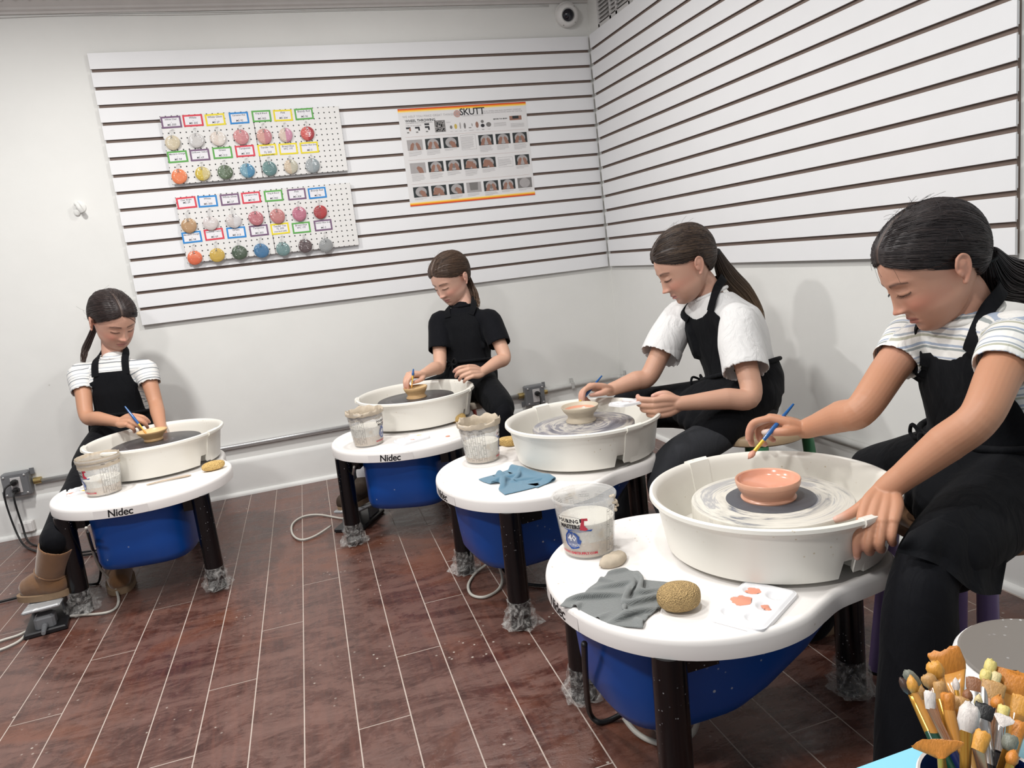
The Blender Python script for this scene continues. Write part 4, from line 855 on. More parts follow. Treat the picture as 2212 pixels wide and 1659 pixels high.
M_ply = pmat('pale_wood_seat', (0.50, 0.36, 0.22), .45, var=.2, scale=30); M_beige = pmat('beige_seat', (0.55, 0.47, 0.38), .5)
stool((-.425, -2.690), .40, pmat('brown_wood_seat', (.20, .11, .06), .4, var=.3, scale=30), pmat('lavender_leg_paint', (.17, .12, .27), .3, var=.1), 'stool with lavender legs under the nearest girl', .10, foot=.135)
stool((-.335, -1.79), .40, M_ply, pmat('green_leg_paint', (.05, .19, .09), .3), 'stool with pale wood seat and green legs', .3)
stool((-1.02, -.50), .40, M_beige, pmat('red_leg_paint', (.32, .035, .02), .35, var=.25), 'stool with beige seat and red legs', .4, r=.15)
stool((-2.53, -.34), .40, M_beige, pmat('orange_leg_paint', (.45, .09, .03), .35), 'stool under the girl at far left', .2, r=.15)
# ------------------------------------------------------------------ foreground table, brush jar, tub
tb = empty('low_table', (-1.0, -3.6, 0), 'light blue table corner in the foreground', 'table')
M_sky = pmat('light_blue_laminate', (0.235, 0.58, 0.72), .35, var=.04)
TX0, TX1, TY0, TY1 = -1.62, -.40, -4.02, -3.298
obj('table_top', MB().bbox(((TX0 + TX1) / 2 + 1, (TY0 + TY1) / 2 + 3.6, .4875), (TX1 - TX0, TY1 - TY0, .025), .004), M_sky, tb, smooth=30)
for x in (TX0 + .08, TX1 - .08):
    for y in (TY0 + .08, TY1 - .08): obj('leg', MB().cyl((x + 1, y + 3.6, .476), (x + 1, y + 3.6, .001), .02, n=16), M_steel, tb)
JQ = onz(2128, 1695, .60); JX, JY = JQ[0], JQ[1]; JZ = .5003
jar = empty('brush_jar', (JX, JY, JZ), 'white jar with blue inside full of paintbrushes', 'jar')
obj('jar_wall', MB().lathe([(0, 0), (.040, 0), (.042, .003), (.048, .098), (.0492, .102), (.048, .1035), (.0462, .102)], 48), pmat('glazed_white', (.80, .78, .76), .2, coat=.3), jar)
obj('jar_lining', MB().lathe([(.0462, .102), (.045, .092), (.040, .006), (0, .005)], 48), pmat('blue_glaze', (.01, .03, .16), .2), jar)
tp = onz(2262, 1432, .575)
tbx = empty('clay_tub', (tp[0], tp[1], JZ), 'round white tub of grey clay slip at right edge', 'tub')
obj('tub_wall', MB().lathe([(0, 0), (.072, 0), (.076, .004), (.088, .058), (.0885, .066), (.086, .076), (.0835, .0795), (.081, .079), (.079, .070)], 56), pmat('white_tub_plastic', (.80, .79, .78), .3), tbx)
obj('grey_slip', MB().lathe([(.080, .0770), (.0815, .0790), (.0815, .0812), (.079, .0822), (.06, .0824), (0, .0824)], 56), flecked('grey_slip_surface', (.16, .145, .13), (.55, .55, .56), .35, .66, 30, fscale=90), tbx, smooth=0)
BR = {}
def bm(k, c, rough=.45):
    if k not in BR:
        m, t, b = base_mat('bristle_' + k); vec = t.coord('Object', (500, 500, 30)); n = t.noise(1, 3, vec=vec); t.l(t.mix(n, tuple(x * .6 for x in c), tuple(min(1, x * 1.15) for x in c)), b.inputs['Base Color']); b.inputs['Roughness'].default_value = rough; t.l(t.bump(n, .6, .001), b.inputs['Normal']); BR[k] = m
    return BR[k]
BCOL = {'orange': (.60, .22, .03), 'golden': (.68, .32, .05), 'tan': (.50, .28, .10), 'brown': (.25, .10, .04), 'white': (.72, .66, .62), 'cream': (.70, .58, .30), 'yellow': (.72, .60, .20), 'black': (.012, .012, .013), 'grey': (.20, .21, .17), 'darkbrown': (.06, .03, .02), 'pink': (.72, .36, .26)}
M_gold = pmat('gold_ferrule', (.62, .33, .06), .25, .7); M_silver = pmat('silver_ferrule', (.55, .54, .53), .25, .85); M_clearf = pmat('amber_clear_ferrule', (.52, .24, .05), .2, coat=.4); M_copper = pmat('copper_ferrule', (.55, .30, .18), .25, .8)
HC = {'green': (.01, .06, .035), 'blue': (.012, .10, .32), 'wood': (.45, .25, .08), 'black': (.01, .01, .012), 'red': (.25, .03, .02), 'navy': (.01, .02, .09)}
HM = {k: pmat('handle_' + k, c, .25, coat=.3) for k, c in HC.items()}
def brush(tip, base, tail, wid, bcol, kind, fer, hand, label, flen=.03, group=None, wdir=None, hr=.0038):
    """tip/base: end and root of the bristles; tail: end of the handle"""
    tip, base, tail = map(np.asarray, (tip, base, tail)); e = empty('paintbrush', tail, label, 'paintbrush', group)
    d = unit(base - tail); bd = unit(tip - base); L = np.linalg.norm(tip - base); s1 = unit(np.cross(bd, (base - CAM))) if wdir is None else unit(np.asarray(wdir) - bd * (np.asarray(wdir) @ bd)); s2 = np.cross(bd, s1)
    n = 18; th = np.arange(n) * 2 * PI / n; rings = []
    shp = {'flat': [(0, .82, .26), (.3, 1, .30), (.8, 1.05, .22), (.97, 1.06, .10), (1, 1.0, .03)], 'round': [(0, .6, .6), (.3, 1, .95), (.6, .95, .9), (.85, .6, .55), (1, .12, .1)], 'mop': [(0, .6, .5), (.35, 1, .8), (.75, 1, .8), (.92, .75, .6), (1, .25, .2)], 'fan': [(0, .12, .12), (.35, .45, .08), (.8, .95, .05), (1, 1.0, .02)], 'chip': [(0, .85, .6), (.5, 1, .75), (.9, 1.02, .8), (1, .7, .5)]}[kind]
    g = np.random.default_rng(int(abs(tip[0] * 1e4)) % 9999)
    for k, a, b in shp:
        q = base - tail + bd * L * k; jit = (g.normal(0, .05, n) * L * (k > .9))[:, None] * bd
        arc = -(np.cos(th)[:, None] ** 2) * bd * L * .22 * k if kind == 'fan' else 0
        rings.append(q + wid / 2 * (a * np.outer(np.cos(th), s1) + b * np.outer(np.sin(th), s2)) + jit + arc)
    obj('bristles', MB().loft(rings), bm(bcol, BCOL[bcol]), e, smooth=70)
    f0 = base - tail + bd * .001; f1 = base - tail - d * flen; k0 = {'flat': (.84, .30), 'fan': (.16, .16), 'chip': (.86, .62)}.get(kind, (.62, .58)); r2 = []
    for k, in ((0,), (.35,), (.8,), (1,)):
        q = f0 + (f1 - f0) * k; a = wid / 2 * k0[0] * (1 - k) + max(hr, .0028) * 1.05 * k; b = wid / 2 * k0[1] * (1 - k) + max(hr, .0028) * 1.05 * k; r2.append(q + a * np.outer(np.cos(th), s1) + b * np.outer(np.sin(th), s2))
    obj('ferrule', MB().loft([r[::-1] for r in r2][::1]), fer, e, smooth=60)
    L2 = np.linalg.norm(f1); ts = np.linspace(0, 1, 7); obj('handle', MB().tube([f1 * (1 - t_) for t_ in ts], [hr * x for x in (1, 1.15, 1.3, 1.2, 1.0, .8, .6)], 12), hand, e, smooth=60)
    return e
BL = [('orange', 'flat', 2036, 1404, 2060, 1452, 56, .74, 'wide flat orange brush standing tallest in the jar', 'c', 'wood'), ('golden', 'mop', 2012, 1430, 2030, 1466, 30, .70, 'golden mop brush left of the tallest brush', 'c', 'red'),
 ('tan', 'mop', 2000, 1456, 2016, 1486, 27, .69, 'tan mop brush second from the left cluster', 'p', 'wood'), ('grey', 'mop', 1955, 1450, 1986, 1482, 22, .71, 'grey-green angled brush at the left of the jar', 'g', 'green'), ('darkbrown', 'round', 1944, 1464, 1968, 1498, 20, .70, 'dark brown brush leaning furthest left', 'g', 'green'),
 ('golden', 'round', 1966, 1460, 1975, 1496, 20, .675, 'small golden round brush at left of the jar', 'c', 'green'), ('tan', 'chip', 2028, 1472, 2032, 1512, 21, .68, 'tan worn brush behind the pale chipped one', 'g', 'wood'), ('white', 'round', 2064, 1464, 2066, 1492, 13, .69, 'thin white-tipped brush in front of tallest brush', 'g', 'wood'),
 ('white', 'chip', 2008, 1493, 2010, 1532, 20, .655, 'pale chipped brush with copper ferrule', 'p', 'navy'), ('orange', 'chip', 2046, 1496, 2050, 1536, 24, .66, 'stiff orange brush with clear ferrule', 'c', 'wood'), ('tan', 'chip', 2076, 1506, 2074, 1536, 32, .665, 'broad tan brush in the middle of the jar', 'c', 'wood'),
 ('brown', 'flat', 2107, 1466, 2106, 1496, 30, .70, 'dark auburn flat brush at the back', 's', 'black'), ('yellow', 'mop', 2143, 1426, 2135, 1456, 21, .73, 'tall pale yellow brush at the back right', 's', 'wood'), ('yellow', 'mop', 2132, 1446, 2126, 1476, 20, .70, 'pale yellow brush just below the tall yellow one', 's', 'blue'),
 ('cream', 'chip', 2154, 1453, 2147, 1482, 17, .72, 'cream brush between yellow and orange brushes', 's', 'wood'), ('orange', 'flat', 2190, 1452, 2180, 1502, 66, .72, 'broad orange brush at the right edge', 'c', 'wood'), ('tan', 'flat', 2148, 1474, 2141, 1512, 38, .69, 'soft tan brush beside the broad orange one', 'p', 'wood'),
 ('white', 'mop', 2098, 1520, 2086, 1582, 36, .625, 'thick white brush at the front of the jar', 'g', 'wood'), ('black', 'flat', 2129, 1522, 2122, 1556, 32, .645, 'black flat brush with silver ferrule', 's', 'black'), ('orange', 'round', 2160, 1503, 2151, 1532, 24, .66, 'orange brush above the white fan brush', 'p', 'red'),
 ('yellow', 'chip', 2170, 1524, 2163, 1552, 20, .645, 'short yellow brush with silver ferrule', 's', 'blue'), ('white', 'fan', 2172, 1544, 2162, 1572, 34, .63, 'white fan brush at the right of the jar', 's', 'black'), ('orange', 'fan', 2022, 1598, 2034, 1640, 92, .60, 'orange fan brush drooping over the jar rim', 'g', 'wood'),
 ('golden', 'chip', 2126, 1580, 2112, 1622, 27, .60, 'ragged golden brush at the front right', 'p', 'red'), ('grey', 'mop', 2186, 1588, 2176, 1622, 27, .61, 'dark grey brush low at the right', 'g', 'wood'), ('orange', 'round', 2192, 1620, 2182, 1652, 22, .59, 'low orange brush in the right bottom corner', 'g', 'wood'),
 ('orange', 'chip', 2206, 1560, 2196, 1594, 24, .63, 'orange brush cut by the right picture edge', 'c', 'navy'), ('brown', 'round', 2090, 1488, 2090, 1516, 18, .67, 'small brown brush in the middle of jar', 'c', 'wood'), ('tan', 'round', 1990, 1482, 1996, 1512, 14, .68, 'thin tan brush behind the left cluster', 'c', 'green'), ('golden', 'flat', 2208, 1505, 2198, 1545, 30, .68, 'golden brush behind right edge brushes', 'c', 'wood'), ('cream', 'round', 2115, 1500, 2112, 1528, 15, .68, 'cream pointed brush beside black flat brush', 's', 'blue')]
FM = {'c': M_clearf, 'g': M_gold, 's': M_silver, 'p': M_copper}
for i, (bc, kd, tx0, ty0, bx0, by0, wpx, dep, lab, fr_, hn) in enumerate(BL):
    tip, bs = at(tx0, ty0, dep), at(bx0, by0, dep - .004)
    a = 2.4 * i; tail = V(JX + .022 * math.cos(a), JY + .022 * math.sin(a), JZ + .010)
    dxy = (bs - tail)[:2]
    # keep the handle inside the jar mouth
    t_ = (JZ + .1 - tail[2]) / (bs[2] - tail[2]); pm = tail[:2] + dxy * t_; rel = pm - V(JX, JY); rn = np.linalg.norm(rel)
    if rn > .036:
        pm2 = V(JX, JY) + rel / rn * .036; k_ = (bs[:2] * t_ - pm2) / (t_ - 1) if abs(t_ - 1) > 1e-3 else tail[:2]
        kr = k_ - V(JX, JY); kn = np.linalg.norm(kr); k_ = V(JX, JY) + kr * min(1, .036 / max(kn, 1e-6)); tail = V(k_[0], k_[1], tail[2])
    brush(tip, bs, tail, 1.12 * wpx / FPX * dep, bc, kd, FM[fr_], HM[hn], lab, .034 if kd != 'fan' else .02, 'brushes standing in the jar')
# ------------------------------------------------------------------ people
from mathutils import kdtree
from mathutils.bvhtree import BVHTree
def skin_mat():
    m, t, b = base_mat('skin'); at_ = t.n('ShaderNodeAttribute', attribute_name='Col'); vec = t.coord('Object')
    n = t.noise(160, 3, vec=vec); n2 = t.noise(18, 3, vec=vec)
    c = t.mix(t.math('MULTIPLY', n2, .22), at_.outputs['Color'], (0.50, 0.22, 0.15))
    t.l(c, b.inputs['Base Color']); b.inputs['Roughness'].default_value = .48; b.inputs['Specular IOR Level'].default_value = .35
    b.inputs['Subsurface Weight'].default_value = .12; b.inputs['Subsurface Radius'].default_value = (1.0, .35, .18); b.inputs['Subsurface Scale'].default_value = .006
    t.l(t.bump(n, .10, .001), b.inputs['Normal']); return m
M_skin = skin_mat()
def hair_mat(name, c, c2):
    m, t, b = base_mat('hair_' + name); a = t.n('ShaderNodeAttribute', attribute_name='Col'); vec = t.coord('Object'); n = t.noise(120, 4, .7, vec=vec)
    t.l(t.mix(n, a.outputs['Color'], t.mix(1.0, a.outputs['Color'], (1.7, 1.6, 1.55), 'MULTIPLY')), b.inputs['Base Color']); b.inputs['Roughness'].default_value = .46; b.inputs['Specular IOR Level'].default_value = .4
    return m
def fabric(name, c, k=500, rough=.9, var=.12, bump=.25, wr=0.0):
    m, t, b = base_mat(name); vec = t.coord('Object'); n = t.noise(k, 2, vec=vec); n2 = t.noise(6, 3, vec=vec)
    t.l(t.mix(t.math('MULTIPLY', n2, var), t.mix(n, tuple(x * .85 for x in c), c), tuple(x * .5 for x in c)), b.inputs['Base Color']); b.inputs['Roughness'].default_value = rough; b.inputs['Sheen Weight'].default_value = .03; b.inputs['Specular IOR Level'].default_value = .15
    h_ = n
    if wr:
        mp = t.n('ShaderNodeMapping'); mp.inputs['Scale'].default_value = (1, 1, .35); t.l(vec, mp.inputs['Vector']); h_ = t.math('ADD', t.math('MULTIPLY', n, .05), t.math('MULTIPLY', t.noise(22, 3, .5, 1.2, vec=mp.outputs[0]), wr))
    t.l(t.bump(h_, bump, .012 if wr else .001), b.inputs['Normal']); return m
def stripe_mat(name, base, cols, period):
    m, t, b = base_mat(name); a = t.n('ShaderNodeAttribute', attribute_name='stripe'); vec = t.coord('Object')
    v = t.math('ADD', a.outputs['Fac'], t.math('MULTIPLY', t.math('SUBTRACT', t.noise(30, 2, vec=vec), .5), .004)); u = t.math('FRACT', t.math('DIVIDE', v, period)); c = None
    stops = [(0.0, base)]
    for p0, p1, cc in cols: stops += [(p0 - .004, base), (p0 + .004, cc), (p1 - .004, cc), (p1 + .004, base)]
    t.l(t.ramp(u, stops), b.inputs['Base Color']); b.inputs['Roughness'].default_value = .9
    mp = t.n('ShaderNodeMapping'); mp.inputs['Scale'].default_value = (1, 1, .4); t.l(vec, mp.inputs['Vector'])
    t.l(t.bump(t.noise(24, 3, .5, 1.2, vec=mp.outputs[0]), .35, .012), b.inputs['Normal']); return m
M_apron = fabric('black_apron_cloth', (.0045, .005, .0068), 700, .85, .3, .45, 1.0)
M_blackpants = fabric('black_trouser_cloth', (.0038, .0042, .0065), 600, .8, .3, .45, .9)
M_blacktee = fabric('black_shirt_cloth', (.0045, .005, .0075), 600, .85, .3, .4, .9)
M_whitetee = fabric('white_shirt_cloth', (.78, .775, .77), 600, .9, .05, .55, 1.2)
M_greypants = fabric('dark_grey_sweatpants', (.042, .044, .050), 400, .95, .3, .5, .8)
M_suede = pmat('tan_suede', (.22, .105, .042), .95, var=.4, scale=24, bump=.3, bscale=200, sheen=.4)
M_sole = pmat('dusty_sole', (.30, .20, .12), .8, var=.4, scale=60)
def limb(mb, pts, radii, n=22, seg=5, up=(0, 0, 1), flat=None):
    """closed tapered limb with rounded ends through the joints"""
    P = np.asarray(pts, float); m = max(len(P), (len(P) - 1) * seg + 1)
    Q = spline(P, m) if len(P) > 2 else np.array([P[0] + (P[-1] - P[0]) * k / (m - 1) for k in range(m)])
    tt = np.linspace(0, len(P) - 1, m); r = np.interp(tt, np.arange(len(P)), radii)
    d0, d1 = unit(Q[0] - Q[1]), unit(Q[-1] - Q[-2])
    pre = [Q[0] + d0 * r[0] * k for k in (.98, .8, .45)]; post = [Q[-1] + d1 * r[-1] * k for k in (.45, .8, .98)]
    QQ = np.array(pre + list(Q) + post); RR = np.r_[r[0] * np.array([.15, .6, .89]), r, r[-1] * np.array([.89, .6, .15])]
    return mb.tube(QQ, RR, n, up=up, flat=flat or 1.0)
HEADZ = [(.106, .004, .004, -.004), (.103, .020, .014, -.036), (.096, .036, .031, -.056), (.083, .052, .052, -.076), (.066, .063, .068, -.089), (.048, .0695, .078, -.096), (.028, .0725, .0835, -.0985), (.010, .0725, .0845, -.096), (-.008, .0705, .0835, -.090), (-.024, .0675, .0835, -.080), (-.040, .0640, .0830, -.066), (-.056, .0615, .0815, -.050), (-.070, .0565, .0790, -.034), (-.084, .0485, .0755, -.016), (-.095, .0375, .0710, .004), (-.103, .0245, .0640, .022), (-.108, .0090, .0530, .036)]
def head_grid(nz=120, na=160):
    Z = np.array([h[0] for h in HEADZ]); tz = np.linspace(0, len(Z) - 1, nz); A = spline(np.array(HEADZ), nz)
    rings = []
    for i in range(nz):
        z, w_, yf, yb = A[i]; w_ = max(w_, .003); yc = np.interp(z, [-.11, -.06, 0, .1], [.030, .016, -.004, -.016]); yf = max(yf, yc + .002); yb = min(yb, yc - .002)
        a = np.arange(na) / na * 2 * PI; s_, c_ = np.sin(a), np.cos(a); e_ = 2 / 2.25
        x = w_ * np.sign(s_) * np.abs(s_) ** e_; f = c_ > 0
        y = np.where(f, yc + (yf - yc) * np.abs(c_) ** e_, yc - (yc - yb) * np.abs(c_) ** e_)
        rings.append(np.stack([x, y, np.full(na, z)], 1))
    P = np.array(rings)
    x, y, z = P[..., 0], P[..., 1], P[..., 2]; fr = np.clip((y - .02) / .03, 0, 1)
    G = lambda cx, cz, sx, sz: np.exp(-((x - cx) / sx) ** 2 - ((z - cz) / sz) ** 2)
    d = np.zeros_like(x)
    # nose
    t = np.clip((.006 - z) / .044, 0, 1); ridge = (.003 + .0150 * t ** 1.15); sig = .0070 + .0042 * t; und = 1 / (1 + np.exp((-.0425 - z) / .0024)); top = 1 / (1 + np.exp(-(.016 - z) / .005))
    d += ridge * np.exp(-(x / sig) ** 2) * und * top
    d += .0052 * G(0, -.0365, .0085, .0065)
    for s in (-1, 1):
        d += .0078 * G(s * .0125, -.0380, .0056, .0056)
        d += -.0072 * G(s * .031, .003, .0155, .0100); d += .0075 * G(s * .031, -.0015, .0125, .0066)
        d += -.0016 * G(s * .031, -.0125, .013, .0035); d += .0030 * G(s * .030, .0185, .019, .0055)
        d += .0040 * G(s * .040, -.034, .018, .016); d += -.0020 * G(s * .020, -.052, .006, .010)
    d += -.0015 * G(0, -.050, .004, .005)
    d += .0068 * G(0, -.0595, .0150, .0040) + .0076 * G(0, -.0695, .0135, .0046) - .0036 * G(0, -.0645, .0190, .0016) - .0030 * G(0, -.078, .014, .0045) + .0055 * G(0, -.092, .014, .010)
    P[..., 1] += d * fr; return P
def grid_faces(nz, na):
    f = [];
    for i in range(nz - 1):
        for j in range(na): k = (j + 1) % na; f.append((i * na + j, (i + 1) * na + j, (i + 1) * na + k, i * na + k))
    f.append(tuple(range(na))); f.append(tuple((nz - 1) * na + j for j in range(na - 1, -1, -1))); return f
HG = head_grid()
HF = grid_faces(*HG.shape[:2])
def hairline(y): return np.interp(y, [-.11, -.075, -.052, -.042, -.034, -.026, .004, .02, .045, .065, .08, .09], [-.066, -.068, -.058, -.040, -.012, .012, .016, .018, .032, .048, .060, .064])
class Head:
    def __init__(s, H, F, U, k): s.H, s.k = np.asarray(H), k; s.F = unit(F); s.R = unit(np.cross(s.F, U)); s.U = np.cross(s.R, s.F); s.M = np.stack([s.R, s.F, s.U])
    def w(s, p): return s.H + s.k * (np.asarray(p, float) @ s.M)
    def l(s, p): return ((np.asarray(p) - s.H) @ s.M.T) / s.k
def ear(mb, hd, s):
    """helix rim, plate, tragus and lobe on side s (+1 = her right)"""
    c = V(s * .0785, -.011, -.012); out = unit(V(s * 1, -.62, .08)); up = unit(V(0, -.22, 1)); fw = unit(np.cross(up, out) * -s)
    if fw[1] < 0: fw = -fw
    def q(u, v, w_): return hd.w(c + .84 * (up * u + fw * v + out * w_))
    pts = [q(.004, .013, .001), q(.016, .013, .004), q(.027, .006, .007), q(.030, -.006, .010), (q(.022, -.016, .013)), q(.008, -.018, .013), q(-.008, -.014, .010), q(-.019, -.006, .006), q(-.027, .002, .003)]
    k = hd.k; limb(mb, pts, [.0030 * k] * 3 + [.0032 * k] * 4 + [.0042 * k, .0052 * k], 10, 4)
    limb(mb, [q(.018, -.002, .004), q(.012, -.005, .005), q(.002, -.006, .004), q(-.014, -.003, .002)], [.0105 * k, .0120 * k, .0110 * k, .0075 * k], 14, 4, flat=.55, up=tuple(hd.M.T @ out))
    limb(mb, [q(.016, -.004, .008), q(.004, -.008, .009), q(-.010, -.006, .007)], [.0028 * k] * 3, 8, 4)
    limb(mb, [q(-.002, .011, .003), q(-.010, .009, .004)], [.0045 * k, .004 * k], 8, 3)
def hand(mb, W, D, N, side, k, curls, thumb, spread=.10, tips=None):
    """W wrist, D towards the knuckles, N out of the back of the hand; side +1: thumb lies along cross(D,N); curls: 4 x 3 joint angles"""
    D = unit(D); N = unit(N - D * (N @ D)); S = np.cross(D, N) * side
    P = lambda a, b, c: W + k * (D * a + S * b + N * c)
    # palm as overlapping metacarpal rods
    roots = []
    for i, (b, a) in enumerate(((.026, .078), (.0085, .082), (-.0095, .078), (-.0265, .071))):
        b2 = b * .62; limb(mb, [P(.004, b2 * .75, 0), P(a * .5, b * .9, .003), P(a, b, .002)], [.0135 * k, .0128 * k, .0098 * k], 14, 4); roots.append((a, b))
    limb(mb, [P(.010, 0, -.002), P(.066, 0, -.003)], [.017 * k, .014 * k], 16, 4)
    limb(mb, [P(.004, .012, -.004), P(.035, .026, -.008)], [.014 * k, .0125 * k], 14, 4)
    lens = ((.037, .023, .019), (.041, .026, .020), (.038, .024, .019), (.030, .019, .017)); ends = []
    for i, (a, b) in enumerate(roots):
        p = np.array(P(a, b, .001)); sp = (.75, .2, -.3, -.85)[i] * spread; ang = 0; pts = [p]; 
        for j in range(3):
            ang += curls[i][j]; d = (D * math.cos(ang) - N * math.sin(ang)); d = unit(d + S * sp * math.cos(ang)); p = p + d * lens[i][j] * k; pts.append(p)
        rr = [.0096, .0091, .0084, .0066]; limb(mb, pts, [r * k * (.9 if i == 3 else 1) for r in rr], 12, 6); ends.append(pts)
    tp = [P(*q) for q in thumb]; limb(mb, tp, [.0125 * k, .0115 * k, .0095 * k, .0066 * k][:len(tp)], 12, 5); ends.append(tp)
    return ends
def eval_mesh(o):
    dg = bpy.context.evaluated_depsgraph_get(); me = bpy.data.meshes.new_from_object(o.evaluated_get(dg)); return me
def remesh(name, mb, voxel, smooth_it=3, fac=.5):
    me = mesh_from('tmp', mb.arr(), mb.f); o = bpy.data.objects.new('tmp', me); col.objects.link(o)
    bm_ = bmesh.new(); bm_.from_mesh(me); bmesh.ops.recalc_face_normals(bm_, faces=bm_.faces[:]); bm_.to_mesh(me); bm_.free()
    r = o.modifiers.new('r', 'REMESH'); r.mode = 'VOXEL'; r.voxel_size = voxel; r.use_smooth_shade = True
    if smooth_it: s_ = o.modifiers.new('s', 'SMOOTH'); s_.factor = fac; s_.iterations = smooth_it
    out = eval_mesh(o); out.name = name; bpy.data.objects.remove(o); bpy.data.meshes.remove(me)
    return out
def mverts(me): a = np.empty(len(me.vertices) * 3); me.vertices.foreach_get('co', a); return a.reshape(-1, 3)
def set_verts(me, v): me.vertices.foreach_set('co', np.asarray(v, np.float64).ravel()); me.update()
def mnormals(me): a = np.empty(len(me.vertices) * 3); me.vertices.foreach_get('normal', a); return a.reshape(-1, 3)
def set_col(me, c, name='Col'):
    at_ = me.color_attributes.new(name, 'FLOAT_COLOR', 'POINT'); at_.data.foreach_set('color', np.c_[c, np.ones(len(c))].astype(np.float32).ravel())
def set_float(me, x, name): at_ = me.attributes.new(name, 'FLOAT', 'POINT'); at_.data.foreach_set('value', np.asarray(x, np.float32))
def mobj(name, me, mat_, parent=None, origin=None):
    if origin is not None: set_verts(me, mverts(me) - origin)
    me.materials.clear(); me.materials.append(mat_); me.polygons.foreach_set('use_smooth', [True] * len(me.polygons))
    o = bpy.data.objects.new(name, me); col.objects.link(o)
    if parent is not None: o.parent = parent
    elif origin is not None: o.location = origin
    return o
def wrinkle(v, amp, seed, fr=28.0):
    g = np.random.default_rng(seed); out = np.zeros(len(v))
    for i in range(7):
        d = unit(g.normal(0, 1, 3) * V(1, 1, .55)); out += np.sin(v @ d * fr * g.uniform(.6, 1.8) + g.uniform(0, 6.3) + 1.5 * np.sin(v @ unit(g.normal(0, 1, 3)) * 14))
    return amp * out / 3.2
class Torso:
    """elliptical rings along the spine; front(t) and right(t) axes"""
    def __init__(s, cs, rights, fronts, radii):
        s.n = len(cs); s.c = np.asarray(cs, float); s.r = np.asarray(rights, float); s.f = np.asarray(fronts, float); s.rad = np.asarray(radii, float); s.sp = spline(s.c, 101); s.cache = {}
    def at(s, t):
        if t not in s.cache: s.cache[t] = s.at0(t)
        return s.cache[t]
    def at0(s, t):
        i = t * (s.n - 1); x = np.arange(s.n)
        def I(A): return np.array([np.interp(i, x, A[:, k]) for k in range(A.shape[1])])
        c = s.sp[int(round(t * 100))]; return c, unit(I(s.r)), unit(I(s.f)), I(s.rad)
    def pt(s, t, a, off=0.0):
        c, r, f, (w_, dF, dB) = s.at(t); e_ = 2 / 2.4; sx, cx = math.sin(a), math.cos(a)
        dep = dF if cx > 0 else dB; return c + r * math.copysign(abs(sx) ** e_, sx) * (w_ + off) + f * math.copysign(abs(cx) ** e_, cx) * (dep + off)
    def loft(s, mb, off=0.0, t0=0.0, t1=1.0, nt=24, na=36):
        rings = [[s.pt(t0 + (t1 - t0) * k / nt, -2 * PI * j / na, off) for j in range(na)] for k in range(nt + 1)]
        c0, c1 = np.mean(rings[0], 0), np.mean(rings[-1], 0)
        rings = [[c0 + (np.array(p) - c0) * .05 for p in rings[0]]] + rings + [[c1 + (np.array(p) - c1) * .05 for p in rings[-1]]]
        return mb.loft(rings)
def ribbon(pts, width, side, th=.0022, n=30):
    """flat strap through pts; side: list of lateral vectors at the points"""
    P = spline(np.array(pts), n); Sd = spline(np.array(side), n); T = np.gradient(P, axis=0); rings = []
    for p, s_, t in zip(P, Sd, T):
        t = unit(t); s_ = unit(s_ - t * (s_ @ t)); nn = np.cross(t, s_); rings.append([p - s_ * width / 2 - nn * th, p + s_ * width / 2 - nn * th, p + s_ * width / 2 + nn * th, p - s_ * width / 2 + nn * th])
    return MB().loft(rings)
def sleeve(mb, pts, radii, wall=.004, inner=.045):
    """open-ended sleeve: outside down to the hem, then back up inside"""
    P = spline(np.array(pts), 16); r = np.interp(np.linspace(0, len(pts) - 1, 16), np.arange(len(pts)), radii); d = unit(P[-1] - P[-3])
    Q = list(P) + [P[-1] + d * .002, P[-1] - d * .004, P[-1] - d * inner * .5, P[-1] - d * inner]; R_ = list(r) + [r[-1] - wall * .5, r[-1] - wall, r[-1] - wall * 1.4, r[-1] - wall * 2]
    T = np.gradient(np.array(list(P)), axis=0); T = list(T) + [T[-1]] * 4; rings = []; n = 28; sp_ = None
    for q, rr, t in zip(Q, R_, T):
        t = unit(t)
        if sp_ is None: a, b = frame(t)
        else: a = unit(sp_ - t * (sp_ @ t)); b = np.cross(a, t)
        sp_ = a; th = np.arange(n) * 2 * PI / n; rings.append(q + rr * (np.outer(np.cos(th), a) + np.outer(np.sin(th), b)))
    rings = [[P[0] + (x - P[0]) * .05 for x in rings[0]]] + rings + [[Q[-1] + (x - Q[-1]) * .05 for x in rings[-1]]]
    mb.loft(rings)
def hair_cap(hd, part, thick, seed):
    P = HG.reshape(-1, 3); x, y, z = P[:, 0], P[:, 1], P[:, 2]
    dist = z - hairline(y) - .008 * np.exp(-((x - part) / .016) ** 2) * (y > .03); c = V(0, -.012, .015); dirs = P - c; dirs /= np.linalg.norm(dirs, axis=1)[:, None]
    off = np.clip(dist / .035, 0, 1) ** .6 * thick + np.where(dist > 0, .0035, 0) - .004 * (dist <= 0)
    pl = np.exp(-((x - part - .02 * np.clip(-y, 0, .1)) / .0030) ** 2) * np.clip((y + .035) / .03, 0, 1) * (z > .04)
    off = off - pl * thick * .62; off += .0012 * np.sin(x * 420) * (dist > .01) * .5
    back = np.clip((-.03 - y) / .06, 0, 1); off += back * .006
    Q = P + dirs * off[:, None]; na = HG.shape[1]; keep = dist > -.007; f = [q for q in HF if len(q) == 4 and all(keep[i] for i in q)] + [HF[-2]]
    return P, Q, off, dist, pl, f, dirs, c
